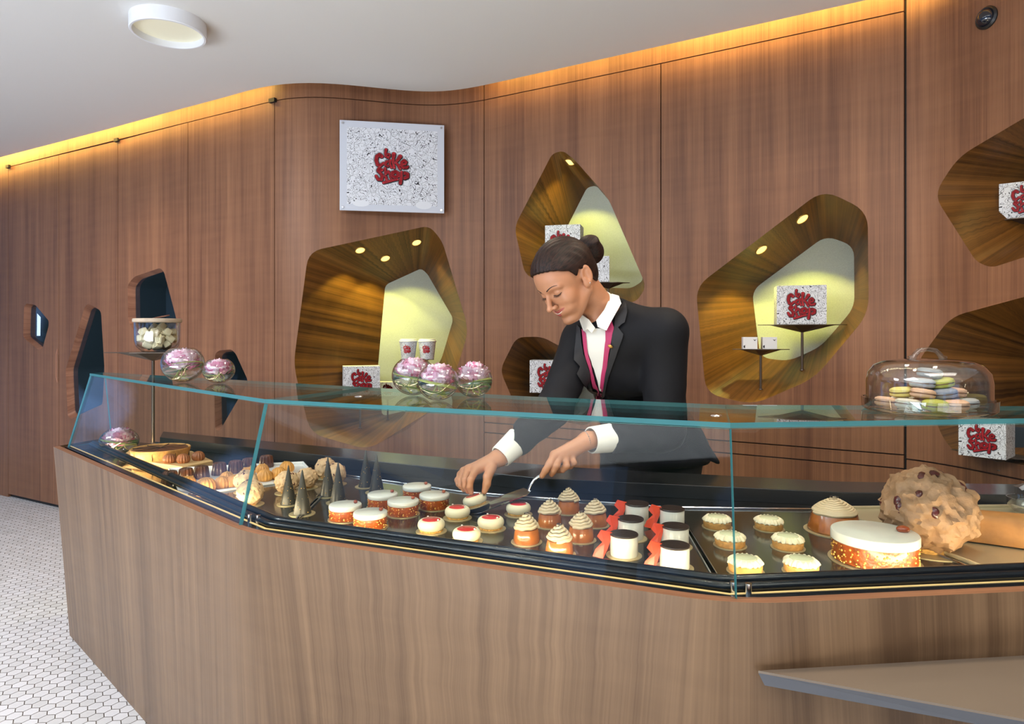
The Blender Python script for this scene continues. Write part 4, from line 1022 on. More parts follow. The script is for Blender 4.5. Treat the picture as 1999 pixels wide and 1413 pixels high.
STROKES = [  # x, y, radius in a 600 x 640 drawing of the bubble lettering
    [(180, 30, 24), (172, 80, 20), (168, 150, 12)],
    [(205, 150, 13), (240, 138, 14), (236, 108, 14), (205, 100, 14), (186, 128, 13), (198, 166, 12), (226, 172, 12)],
    [(112, 150, 32), (80, 118, 28), (40, 150, 30), (28, 220, 30), (48, 290, 28), (90, 305, 26), (140, 262, 22)],
    [(232, 218, 24), (182, 240, 22), (172, 290, 20), (205, 315, 18), (238, 282, 14)], [(246, 210, 22), (240, 270, 18), (262, 328, 20)],
    [(300, 100, 34), (292, 170, 26), (290, 240, 22), (306, 330, 22)], [(400, 135, 34), (366, 190, 26), (320, 250, 20)], [(338, 250, 20), (372, 290, 24), (396, 340, 26)],
    [(420, 272, 22), (480, 262, 20), (494, 228, 20), (462, 200, 22), (424, 226, 22), (414, 286, 22), (446, 326, 22), (500, 318, 26), (520, 300, 16)],
    [(112, 378, 28), (72, 352, 26), (54, 392, 24), (92, 430, 24), (124, 478, 26), (108, 540, 28), (60, 540, 26), (26, 482, 22)],
    [(164, 350, 24), (172, 410, 18), (170, 470, 22), (186, 530, 24)], [(176, 446, 18), (214, 400, 22), (240, 440, 18), (246, 490, 20), (280, 524, 22)],
    [(326, 396, 30), (278, 418, 28), (276, 470, 28), (322, 496, 28), (368, 468, 28), (366, 418, 28), (326, 396, 30)],
    [(470, 414, 30), (432, 436, 26), (430, 482, 24), (470, 506, 26), (512, 480, 28), (514, 430, 28), (470, 414, 30)], [(420, 400, 22), (418, 480, 22), (404, 560, 30), (402, 590, 28)],
    [(142, 590, 24), (230, 562, 24), (300, 540, 20), (358, 528, 18)]]
M_INKRED = mat('logo_red_ink', srgb(204, 38, 50), .45); M_INKBLK = mat('logo_black_outline', (.015, .012, .015, 1), .5); M_INKWHT = mat('logo_white_halo', srgb(228, 230, 235), .5)
def lettering(parent, fmap, size, name='shop_lettering', halo=26, lift=.0004):
    """fmap(u, v, h) -> local point; u right, v up, in metres around the centre"""
    mb = MB(); k = size / 600
    def dense(st):
        pts = []
        for a, b in zip(st, st[1:]):
            for j in range(5): t = j / 5; pts.append(tuple(a[i] + (b[i] - a[i]) * t for i in range(3)))
        return pts + [st[-1]]
    def stroke(pts, ex, m, dx, dy, h):
        for (x, y, r) in pts[::1]:
            r = r + ex; n = 14
            mb.add([fmap((x + dx - 275 + r * math.cos(6.283 * q / n)) * k, -(y + dy - 310 + r * math.sin(6.283 * q / n)) * k, h) for q in range(n)], [tuple(range(n))[::-1]], m)
    D = [dense([(x, y, r * .86) for x, y, r in st]) for st in STROKES]
    for pts in D: stroke(pts, halo, 2, 0, 0, lift)
    for i, pts in enumerate(D): stroke(pts, 9, 1, 5, 7, lift * (2 + i * .22)); stroke(pts, 6, 1, 0, 0, lift * (2 + i * .22)); stroke(pts, 0, 0, 0, 0, lift * (2.11 + i * .22))
    return mb.build(name, [M_INKRED, M_INKBLK, M_INKWHT], parent, smooth=False)

# wall sign
s0, zt = wray(663, 234); a = P(663, 234, 3.62); b = P(867, 247, 3.715); a2 = P(662, 410, 3.62)
W = math.hypot(b.x - a.x, b.y - a.y); Hh = a.z - a2.z; cpt = (a + b) / 2; cpt.z = (a.z + a2.z) / 2
ang = math.atan2(b.y - a.y, b.x - a.x)
sg = thing('shop_sign', 'square white shop sign with black doodles and red lettering on the wall', 'sign', cpt, ang)
q = MB(); q.box((0, .005, 0), (W, .010, Hh)); spl = q.build('sign_plate', mat('sign_white', srgb(206, 210, 220), .3), sg, smooth=False)
mW, mH = W / 2 - .038, Hh / 2 - .036
q = MB(); q.add([(-mW, -.0006, -mH), (mW, -.0006, -mH), (mW, -.0006, mH), (-mW, -.0006, mH)], [(0, 1, 2, 3)], 0, [[(0, 0), (2 * mW, 0), (2 * mW, 2 * mH), (0, 2 * mH)]]); q.build('doodle_print', M_DOODLE, spl, smooth=False)
lettering(spl, lambda u, v, h: (u - .002, -.0008 - h, v * .93 + .004), .210)
for x in (-1, 1):
    for z_ in (-1, 1):
        q = MB(); q.tube([(x * (W / 2 - .016), -.006, z_ * (Hh / 2 - .016)), (x * (W / 2 - .016), .10, z_ * (Hh / 2 - .016))], .006, 12); q.build('standoff_bolt', M_STEEL, sg)
# small captions on the sign
def caption(parent, x, z_, w, h):
    q = MB(); n = 14; q.add([(x + w * math.cos(6.283 * i / n), -.0012, z_ + h * math.sin(6.283 * i / n)) for i in range(n)], [tuple(range(n))]); q.build('caption_bubble', M_INKWHT, parent, smooth=False)
caption(spl, -.17, -.205, .045, .018); caption(spl, .17, -.205, .045, .022)

def pastry_box(label, loc_, w, d, h, rz, logo=True, group='printed pastry boxes'):
    t = thing('pastry_box', label, 'box', loc_, rz, group)
    q = MB(); x, y = w / 2, d / 2
    v = [(-x, -y, 0), (x, -y, 0), (x, y, 0), (-x, y, 0), (-x, -y, h), (x, -y, h), (x, y, h), (-x, y, h)]
    q.add(v, [(0, 1, 5, 4), (1, 2, 6, 5), (2, 3, 7, 6), (3, 0, 4, 7), (3, 2, 1, 0)], 0, [[(0, 0), (w, 0), (w, h), (0, h)], [(w, 0), (w + d, 0), (w + d, h), (w, h)], [(0, 0), (w, 0), (w, h), (0, h)], [(3, 0), (3 + d, 0), (3 + d, h), (3, h)], [(0, 0)] * 4])
    pc_ = q.build('printed_carton', M_DOODLEB, t, smooth=False)
    q = MB(); q.box((0, 0, h + .0005), (w * .995, d * .995, .001)); q.build('carton_top', M_WHITE, t, smooth=False)
    if logo: lettering(pc_, lambda u, v_, hh: (u, -y - .0004 - hh, h * .52 + v_), min(w, h) * .78, halo=22, lift=.0003)
    return t
def stand(label, c, w, zb, zt, rz=0, r=.006, cone=.035, par=None, name='pedestal_stand'):
    """thin polygonal plate on an inverted pyramid and a slender pole"""
    t = thing(name, label, 'stand', (c[0], c[1], zb), rz)
    H = zt - zb; poly = [(w * .5 * k * math.cos(a), w * .5 * k * math.sin(a) * .58) for a, k in ((0, 1), (1.1, .85), (2.2, .9), (3.2, 1), (4.3, .85), (5.2, .9))]
    q = MB(); q.prism(poly, H - .003, H); q.build('plate', M_DARKMETAL, t, smooth=False)
    q = MB(); n = 6; v = [(x * .72, y * .72, H - .0031) for x, y in poly] + [(r * 1.1 * math.cos(a * 1.047), r * 1.1 * math.sin(a * 1.047), H - cone) for a in range(6)]
    q.add(v, [(i, n + i, n + (i + 1) % n, (i + 1) % n) for i in range(n)]); q.build('pyramid_support', M_DARKMETAL, t, smooth=False)
    q = MB(); q.tube([(0, 0, 0), (0, 0, H - cone + .002)], r, 14); q.build('pole', M_DARKMETAL, t)
    q = MB(); q.lathe([(0, .004), (r * 1.7, .004), (r * 1.8, 0)], 16); q.build('foot_collar', M_DARKMETAL, t)
    return t
WA = math.atan2(-.572, 1)          # direction of the right hand wall in plan
def niche_floor(nm, x, y, ztop):
    h = BV[nm].ray_cast(Vector((x, y, ztop)), Vector((0, 0, -1)))[0]
    return h.z if h else ztop - .2
# niche 4
p = P(1566, 633.5, 3.02); zb = niche_floor('n4', p.x, p.y, p.z - .05); stand('larger pedestal in the right hand niche, holding the printed box', (p.x, p.y), .385, zb, p.z, WA * .4, .0058)
pastry_box('printed pastry box on the larger pedestal of the right hand niche', (p.x - .012, p.y, p.z + .0006), .205, .13, .172, WA * .55)
p2 = P(1485, 681, 3.06); zb = niche_floor('n4', p2.x, p2.y, p2.z - .05); stand('smaller pedestal in the right hand niche, holding two tiny boxes', (p2.x, p2.y), .25, zb, p2.z, WA * .4, .0055, .03)
for i, (px, lab) in enumerate(((1463, 'left one of two tiny white boxes on the small pedestal'), (1501, 'right one of two tiny white boxes on the small pedestal'))):
    q_ = P(px, 681, 3.04); t = thing('small_box', lab, 'box', (q_.x, q_.y, p2.z + .0006), WA * .4, 'tiny white boxes')
    q = MB(); q.box((0, 0, .027), (.062, .05, .054)); q.build('carton', M_WHITE, t, smooth=False)
    q = MB(); q.add([(.012, -.0256, .044), (.020, -.0256, .036), (.028, -.0256, .046), (.021, -.0256, .041)], [(0, 1, 2, 3)]); q.add([(-.028, -.0256, .006), (-.022, -.0256, .004), (-.022, -.0256, .018), (-.029, -.0256, .014)], [(0, 1, 2, 3)]); q.build('ink_marks', M_INKBLK, t, smooth=False)
# niche 2: two boxes
p = P(1102, 520, 3.62); stand('pedestal behind the bun in the upper niche, carrying a printed box', (p.x + .0, p.y), .22, niche_floor('n2', p.x, p.y, p.z - .03), p.z, WA * .4, .005, .03)
pastry_box('printed pastry box in the upper niche, top seen above the hair', (p.x, p.y, p.z + .0006), .19, .12, .215, WA * .5)
p = P(1180, 552, 3.45); stand('dark pedestal right of the head in the upper niche', (p.x + .02, p.y), .22, niche_floor('n2', p.x, p.y, p.z - .01), p.z, WA * .4, .005, .03)
pastry_box('printed pastry box in the upper niche, peeking out behind the neck', (p.x - .04, p.y, p.z + .0006), .13, .11, .130, WA * .3, logo=False)
# niche 3
p = P(1074, 765, 3.62); stand('pedestal in the hexagonal niche beside the sleeve', (p.x, p.y), .22, niche_floor('n3', p.x, p.y, p.z - .01), p.z, WA * .4, .005, .03)
pastry_box('printed pastry box in the hexagonal niche beside the dark sleeve', (p.x, p.y, p.z + .0006), .205, .13, .172, WA * .35)
# niche 1
p = P(703, 770, 3.86); stand('pedestal in the tall niche under the printed box', (p.x, p.y), .24, niche_floor('n1', p.x, p.y, p.z - .02), p.z, .1, .0058, .03)
pastry_box('printed pastry box on the left of the tall niche, white side showing', (p.x + .005, p.y, p.z + .0006), .205, .13, .165, .28)
p = P(757, 772, 4.02); stand('short pedestal deep in the tall niche behind the vases', (p.x, p.y), .16, niche_floor('n1', p.x, p.y, p.z - .01), p.z, .1, .005, .03)
pastry_box('small printed box in yellow light behind the left vase', (p.x + .01, p.y, p.z + .0006), .13, .09, .082, .0)
p = P(815, 701, 3.98); stand('pedestal holding two printed paper cups in the tall niche', (p.x, p.y), .20, niche_floor('n1', p.x, p.y, p.z - .02), p.z, 0, .005, .035)
def cup(lab, loc_):
    t = thing('paper_cup', lab, 'cup', loc_, 0, 'printed paper cups')
    R0, R1, H = .040, .052, .106; q = MB(); n = 40
    for i in range(n):
        a0, a1 = 6.283 * i / n, 6.283 * (i + 1) / n
        q.add([(R0 * math.cos(a0), R0 * math.sin(a0), 0), (R0 * math.cos(a1), R0 * math.sin(a1), 0), (R1 * math.cos(a1), R1 * math.sin(a1), H), (R1 * math.cos(a0), R1 * math.sin(a0), H)], [(0, 1, 2, 3)], 0,
              [[(i * .007, 0), (i * .007 + .007, 0), (i * .007 + .007, H), (i * .007, H)]])
    ps_ = q.build('printed_sleeve', M_DOODLEC, t, angle=60)
    q = MB(); q.lathe([(R1 + .001, H - .004), (R1 + .003, H - .002), (R1 + .003, H + .004), (R1 - .002, H + .006), (R1 - .004, H + .014), (R1 - .010, H + .015), (0, H + .012)], 40); q.build('lid', M_WHITE, t)
    def fm(u, v_, h):
        z_ = H * .58 + v_; R = R0 + (R1 - R0) * z_ / H + .0006 + h; a = -1.5708 + u / R; return (R * math.cos(a), R * math.sin(a), z_)
    lettering(ps_, fm, .050, halo=14, lift=.0003)
cup('left one of two printed paper cups in the tall niche', P(797, 701, 3.98) + Vector((0, 0, .0006))); cup('right one of two printed paper cups in the tall niche', P(834, 701, 3.98) + Vector((0, 0, .0006)))
# niche 5 (upper right) and 6 (lower right)
p = P(1992, 428, 2.52); p.x += .02; t = stand('dark pedestal in the upper right niche, plate seen from below', (p.x, p.y), .26, niche_floor('n5', p.x, p.y, p.z - .03), p.z, -.6, .006, .03)
pastry_box('printed pastry box in the upper right niche, cut by the photo edge', (p.x + .015, p.y + .01, p.z + .0006), .17, .12, .135, -.68)
fl = niche_floor('n6', 1.80, 2.42, 1.1)
p = P(1926, 889, 2.34); zb6 = p.z
stand('dark ledge board in the lower right niche under the printed box', (p.x + .07, p.y + .03), .30, niche_floor('n6', p.x + .05, p.y + .06, p.z - .01) if False else zb6 - .06, zb6, -.8, .006, .03, name='niche_shelf')
pastry_box('printed pastry box in the lower right niche, below the glass dome', (p.x, p.y, zb6 + .0006), .138, .12, .125, -.85)
t = thing('framed_card', 'small dark framed card beside the box at the right photo edge', 'frame', (1.845, 2.40, zb6 + .0006), -.9)
q = MB(); q.box((0, 0, .05), (.09, .012, .10)); q.build('frame_body', M_DARKMETAL, t, smooth=False); q = MB(); q.box((0, -.0065, .05), (.07, .001, .08)); q.build('frame_card', M_VOID, t, smooth=False)

# ------------------------------------------------------------------ left end: tall stand, jar
p = P(299, 687, 2.79)
stand('tall dark pedestal at the left end behind the case, carrying the jar', (p.x, p.y), .375, .80, p.z, .2, .0062, .036)
jar = thing('glass_jar', 'glass jar of marshmallows with wooden lid on the tall pedestal', 'jar', (p.x + .018, p.y, p.z + .0006))
q = MB(); q.lathe([(0, .001), (.052, .001), (.060, .003), (.078, .022), (.086, .045), (.088, .122), (.085, .122), (.083, .048), (.074, .026), (.056, .014), (0, .012)], 56); q.build('glass_body', M_BOWL, jar)
q = MB(); q.lathe([(0, .123), (.090, .123), (.093, .126), (.093, .136), (.090, .139), (0, .139)], 56); q.build('wooden_lid', mat('grey_wood_lid', srgb(178, 160, 138), .6, var=.15, vscale=30), jar)
q = MB(); q.tube([(.0 + .03 * math.cos(a) + .02, .012 * math.sin(a), .142 + .006 * (1 + math.cos(a))) for a in [6.283 * i / 20 for i in range(20)]], .0016, 8, closed=True); q.tube([(-.02, 0, .1405), (.0, 0, .142)], .002, 8); q.build('leather_loop', mat('brown_leather_cord', srgb(120, 76, 54), .5), jar)
rnd = random.Random(4); k = 0
M_MARSH = mat('marshmallow_sugar', srgb(226, 214, 176), .7, var=.12, vscale=60, bump=.6, bscale=150); mproto = None
for lay, (rad, nn, zz) in enumerate(((0, 1, .028), (.040, 6, .030), (0.016, 2, .055), (.056, 8, .056), (.018, 3, .080), (.054, 7, .082), (.02, 2, .102))):
    for i in range(nn):
        a = 6.283 * i / nn + lay
        lc = jar.location + Vector((rad * math.cos(a), rad * math.sin(a), zz + rnd.uniform(-.003, .003)))
        if mproto is None:
            q = MB(); q.box((0, 0, 0), (.036, .027, .026)); o = mproto = q.build('marshmallow', M_MARSH, smooth=True, bevel=.003); tag(o, 'pale sugared marshmallow cube among others inside the glass jar', 'marshmallow', 'marshmallows in the jar')
        else: o = mproto.copy(); C.objects.link(o)
        o.location = lc; o.rotation_euler = (rnd.uniform(-.7, .7), rnd.uniform(-.7, .7), rnd.uniform(0, 3))

# ------------------------------------------------------------------ peony bowls
M_PET = [mat('peony_pink', srgb(224, 162, 192), .6, var=.2, vscale=40), mat('peony_pale', srgb(236, 204, 220), .6, var=.15, vscale=40), mat('peony_deep', srgb(208, 118, 156), .6, var=.2, vscale=40)]
M_LEAF = mat('green_leaf_ribbon', srgb(78, 104, 58), .4, var=.3, vscale=20); M_STEM = mat('pale_stem', srgb(150, 158, 84), .5)
def peony(q, c, R, seed, sq=.85):
    rnd = random.Random(seed)
    for ring, (n, el0, rr) in enumerate(((13, -.45, 1.0), (17, -.1, .98), (19, .2, .95), (19, .5, .88), (16, .8, .8), (12, 1.1, .68), (8, 1.35, .5))):
        for i in range(n):
            a = 6.283 * (i + rnd.uniform(-.3, .3)) / n + ring * .5; el = el0 + rnd.uniform(-.22, .22)
            d = Vector((math.cos(a) * math.cos(el), math.sin(a) * math.cos(el), math.sin(el))); tn = Vector((-math.sin(a), math.cos(a), 0)); up = d.cross(tn) * -1
            if up.z < 0: up = -up
            w = R * rnd.uniform(.24, .38); hgt = R * rnd.uniform(.38, .62); base = Vector(c) + Vector((d.x, d.y, d.z * sq)) * R * rr * .62; v = []
            nu, nv = 5, 4; ph = rnd.uniform(0, 6)
            for iv in range(nv + 1):
                for iu in range(nu + 1):
                    u = iu / nu * 2 - 1; t = iv / nv; wid = w * (.35 + .75 * t - .25 * t * t)
                    curl = R * (.30 * t - .16 * t * t) + R * .10 * math.sin(ph + u * 6 + t * 3) * t - R * .12 * u * u * t
                    v.append(base + tn * u * wid * .9 + up * hgt * (t * .9) * (1 - .18 * u * u) + d * curl)
            q.add(v, [(iv * (nu + 1) + iu, iv * (nu + 1) + iu + 1, (iv + 1) * (nu + 1) + iu + 1, (iv + 1) * (nu + 1) + iu) for iv in range(nv) for iu in range(nu)], rnd.choice((0, 1, 1, 2)) if ring < 4 else 1)
def vase(label, c, r, zbase, seed, lift=.0, tiltx=0, squash=.92):
    t = thing('flower_bowl', label, 'vase', (c[0], c[1], zbase)); h = r * 2 * squash * .86
    pr = []
    for i in range(22):
        a = math.radians(-90 + i * 7); pr.append((r * math.cos(a) if i else 0, r * squash * (1 + math.sin(a)) + .0005))
    inn = [(max(0, x - .0022), z_ + (.003 if z_ < r * .5 else 0)) for x, z_ in pr[::-1]]; inn[-1] = (0, inn[-1][1])
    q = MB(); q.lathe(pr + inn, 48); q.build('glass_bowl', M_BOWL, t)
    q = MB(); peony(q, (0, 0, r * squash * 1.02 + lift), r * .93, seed); o = q.build('peony_bloom', M_PET, t, smooth='all')
    q = MB(); rnd = random.Random(seed)
    for j in range(3):
        zc = r * squash * (.62 + .14 * j); pts = []; ti = .35 + .12 * j; ph = rnd.uniform(0, 6)
        for i in range(26):
            a = ph + i / 25 * 5.0; zz = zc + math.sin(a - ph + .5) * r * .22; rr = math.sqrt(max(1e-6, r * r - ((zz - r * squash) / squash) ** 2)) * .93; pts.append((rr * math.cos(a), rr * math.sin(a), zz))
        q.tube(pts, [.0012 + .0030 * math.sin(math.pi * i / 25) for i in range(26)], 6, j == 2 and 1 or 0, flat=.35)
    for j in range(5):
        a = rnd.uniform(0, 6.28); q.tube([(0, 0, r * .9), (math.cos(a) * r * .35, math.sin(a) * r * .35, r * .35), (math.cos(a + .8) * r * .45, math.sin(a + .8) * r * .45, r * .16)], .0018, 6, 1)
    q.build('leaf_ribbon', [M_LEAF, M_STEM], t)
    return t
VZ = TOPZ + .0003
def vs(px, d, r, lab, seed, **k): p = P(px, 700, d); return vase(lab, (p.x, p.y), r, VZ, seed, **k)
vs(357, 2.30, .070, 'larger round glass bowl with pink peony, left end of the glass top', 1)
vs(427, 2.26, .052, 'smaller round glass bowl with pink peony, left end of the glass top', 2, squash=.85)
vs(807, 1.80, .058, 'glass bowl of peony at the left of the trio on the glass top', 3, lift=.006)
vs(855, 1.655, .051, 'glass bowl of peony at the front of the trio on the glass top', 4, lift=.008)
vs(925, 1.74, .049, 'glass bowl of pale peony at the right of the trio on the glass top', 5, lift=.012)
p = G(229, 884, DZ + .001); vase('squat glass bowl with peony inside the case at the left end', (p.x + .02, p.y - .02), .074, DZ + .0005, 6, squash=.74)

# cake server lying behind the giant ball, glass jar hint at the edge, dark dish by the wall
q = MB(); pr = [P(1875, 952, 2.02), P(1905, 954, 2.0), P(1925, 962, 1.98), P(1938, 966, 1.97)]; sv = thing('cake_server', 'steel cake server lying behind the giant praline ball', 'cake server', P(1938, 966, 1.97))
L_ = lambda v: Vector(v) - sv.location
q.tube([L_(v) for v in pr], .0035, 8, flat=.5); q.build('handle', M_STEEL, sv)
bl = [P(1936, 967, 1.97), P(1960, 967, 1.95), P(2010, 953, 1.93), P(2010, 940, 1.99), P(1960, 952, 2.0)]
q = MB(); v = [L_(x) for x in bl]; q.add(v + [x - Vector((0, 0, .0015)) for x in v], [(0, 1, 2, 3, 4), (9, 8, 7, 6, 5)] + [(i, 5 + i, 5 + (i + 1) % 5, (i + 1) % 5) for i in range(5)]); q.build('blade', M_STEEL, sv, smooth=False)
p = G(2000, 1003, DZ + .01); vase_ = thing('glass_dish', 'small clear glass dish at the right photo edge behind the loaf', 'dish', (p.x + .01, 1.80, TRZ + .005)); q = MB(); q.lathe([(0, .002), (.03, .002), (.045, .02), (.047, .04), (.044, .04), (.042, .021), (.028, .005), (0, .005)], 32); q.build('glass_body', M_BOWL, vase_)
# ------------------------------------------------------------------ the person: implicit surfaces turned into meshes
def surface_nets(f, lo, h):
    ins = f < 0; sh = np.array(f.shape) - 1
    cnt = np.zeros(sh, np.int8)
    for a in (0, 1):
        for b in (0, 1):
            for c in (0, 1): cnt += ins[a:a + sh[0], b:b + sh[1], c:c + sh[2]]
    act = (cnt > 0) & (cnt < 8); ac = np.argwhere(act); idx = -np.ones(sh, np.int64); idx[act] = np.arange(len(ac))
    acc = np.zeros((len(ac), 3)); num = np.zeros(len(ac))
    cor = [(a, b, c) for a in (0, 1) for b in (0, 1) for c in (0, 1)]
    for p in cor:
        for ax in range(3):
            if p[ax] == 0:
                q = list(p); q[ax] = 1
                fa = f[ac[:, 0] + p[0], ac[:, 1] + p[1], ac[:, 2] + p[2]]; fb = f[ac[:, 0] + q[0], ac[:, 1] + q[1], ac[:, 2] + q[2]]
                m = (fa < 0) != (fb < 0); t = np.where(m, fa / np.where(m, fa - fb, 1), 0)
                pos = np.array(p, float)[None, :].repeat(len(ac), 0); pos[:, ax] += t; acc += pos * m[:, None]; num += m
    v = (ac + acc / num[:, None]) * h + np.array(lo); quads = []
    for ax in range(3):
        o = [i for i in range(3) if i != ax]
        s0 = [slice(None)] * 3; s1 = [slice(None)] * 3; s0[ax] = slice(0, -1); s1[ax] = slice(1, None)
        A = ins[tuple(s0)]; B = ins[tuple(s1)]; ed = np.argwhere(A != B)
        ed = ed[(ed[:, o[0]] > 0) & (ed[:, o[1]] > 0) & (ed[:, o[0]] < sh[o[0]]) & (ed[:, o[1]] < sh[o[1]])]
        flip = A[ed[:, 0], ed[:, 1], ed[:, 2]]
        def g_(da, db):
            e = ed.copy(); e[:, o[0]] += da; e[:, o[1]] += db; return idx[e[:, 0], e[:, 1], e[:, 2]]
        Q = np.stack([g_(-1, -1), g_(0, -1), g_(0, 0), g_(-1, 0)], 1)
        if ax == 1: flip = ~flip
        Q[~flip] = Q[~flip][:, ::-1]; quads.append(Q)
    return v, np.concatenate(quads)
def smin(a, b, k):
    h = np.clip(.5 + .5 * (b - a) / k, 0, 1); return b + (a - b) * h - k * h * (1 - h)
def smax(a, b, k): return -smin(-a, -b, k)
def cap(p, a, b, ra, rb):
    a = np.array(a, float); b = np.array(b, float); ab = b - a; t = np.clip(((p - a) @ ab) / (ab @ ab), 0, 1)
    return np.linalg.norm(p - a - t[:, None] * ab, axis=1) - (ra + (rb - ra) * t)
def ell(p, c, r, R=None):
    q = p - np.array(c, float)
    if R is not None: q = q @ R
    r = np.array(r, float); k0 = np.linalg.norm(q / r, axis=1); k1 = np.linalg.norm(q / (r * r), axis=1) + 1e-9
    return k0 * (k0 - 1) / k1
def mesh_sdf(fn, lo, hi, h):
    n = [int(math.ceil((hi[i] - lo[i]) / h)) + 1 for i in range(3)]
    g3 = np.stack(np.meshgrid(*[lo[i] + h * np.arange(n[i]) for i in range(3)], indexing='ij'), -1).reshape(-1, 3)
    f = np.concatenate([fn(g3[i:i + 400000]) for i in range(0, len(g3), 400000)]).reshape(n)
    return surface_nets(f, lo, h)
def np_mesh(name, v, q, mats, parent=None, M=None, mi=None, smooth_it=1):
    me = bpy.data.meshes.new(name); me.from_pydata([tuple(x) for x in v], [], [tuple(int(i) for i in x) for x in q])
    for m in mats: me.materials.append(m)
    me.polygons.foreach_set('use_smooth', [True] * len(me.polygons))
    if mi is not None: me.polygons.foreach_set('material_index', mi)
    me.update(); o = bpy.data.objects.new(name, me); C.objects.link(o)
    if parent: o.parent = parent
    if M is not None: o.matrix_local = M
    if smooth_it:
        s = o.modifiers.new('smooth', 'SMOOTH'); s.factor = .5; s.iterations = smooth_it
    return o
M_SKIN = mat('warm_skin', srgb(180, 126, 94), .45, sss=.12, var=.04, vscale=25, spec=.45)
M_LIP = mat('lip_rose', srgb(160, 80, 72), .35, spec=.5); M_HAIRD = mat('brow_hair', srgb(46, 28, 22), .6)
M_TEETH = mat('teeth', srgb(230, 222, 210), .3)
def hair_mat():
    m, n, l = nt('dark_brown_hair'); o = n.new('ShaderNodeOutputMaterial'); b = n.new('ShaderNodeBsdfPrincipled'); l.new(b.outputs[0], o.inputs[0])
    t = n.new('ShaderNodeTexCoord'); mp = n.new('ShaderNodeMapping'); mp.inputs['Scale'].default_value = (14, 240, 240); mp.inputs['Rotation'].default_value = (0, .25, 0); l.new(t.outputs['Object'], mp.inputs[0])
    z = n.new('ShaderNodeTexNoise'); z.inputs['Scale'].default_value = 1; z.inputs['Detail'].default_value = 4; l.new(mp.outputs[0], z.inputs['Vector'])
    r = n.new('ShaderNodeValToRGB'); l.new(z.outputs[0], r.inputs[0]); r.color_ramp.elements[0].position = .35; r.color_ramp.elements[1].position = .72
    r.color_ramp.elements[0].color = srgb(14, 8, 7); r.color_ramp.elements[1].color = srgb(52, 31, 24); l.new(r.outputs[0], b.inputs['Base Color'])
    bp = n.new('ShaderNodeBump'); bp.inputs['Strength'].default_value = .7; bp.inputs['Distance'].default_value = .0015; l.new(z.outputs[0], bp.inputs['Height']); l.new(bp.outputs[0], b.inputs['Normal'])
    b.inputs['Roughness'].default_value = .5; b.inputs['Specular IOR Level'].default_value = .25; return m
M_HAIR = hair_mat()
M_JACKET = mat('charcoal_wool', srgb(19, 20, 25), .7, spec=.2)
M_LAPEL = mat('charcoal_lapel', srgb(24, 25, 31), .65)
M_SHIRT = mat('white_shirt', srgb(226, 226, 220), .7, bump=.1, bscale=400, bdist=.0004)
M_PINK = mat('magenta_waistcoat', srgb(176, 50, 98), .6); M_TROUSER = mat('black_trousers', (.012, .012, .014, 1), .8)

base = Vector((.47, 2.42, 0))
per_ = thing('person', 'person in dark jacket and pink waistcoat, hair in a bun, leaning over the cakes', 'person', base)
def LB(v): return np.array([v[0] - base.x, v[1] - base.y, v[2]])
# head frame
a_ = math.radians(53); p_ = math.radians(37); ro = math.radians(7)
Fh = Vector((-math.sin(a_), -math.cos(a_), 0)); Lh = Vector((math.cos(a_), -math.sin(a_), 0)); Zh = Vector((0, 0, 1))
Fw = Fh * math.cos(p_) - Zh * math.sin(p_); Uw = Zh * math.cos(p_) + Fh * math.sin(p_); Lw = Lh
Lr = (Lw * math.cos(ro) + Uw * math.sin(ro)).normalized(); Ur = (Uw * math.cos(ro) - Lw * math.sin(ro)).normalized()
HC = P(1141, 541, 1.94) - Lr * .072
HM = Matrix(((Fw.x, Lr.x, Ur.x, HC.x), (Fw.y, Lr.y, Ur.y, HC.y), (Fw.z, Lr.z, Ur.z, HC.z), (0, 0, 0, 1)))
HMi = HM.inverted()
NB = Vector((.284, 2.075, 1.318))                       # base of the neck
nb = HMi @ NB; chest = HMi @ Vector((.262, 2.050, 1.256))
Rear = None
def both(fn): return fn(1), fn(-1)
def lips_sdf(s):
    a = cap(s, (.0985, .004, -.0452), (.0868, .0275, -.0395), .0036, .0015); b = cap(s, (.0960, .003, -.0555), (.0850, .0260, -.0420), .0045, .0016)
    return np.minimum(a, b)
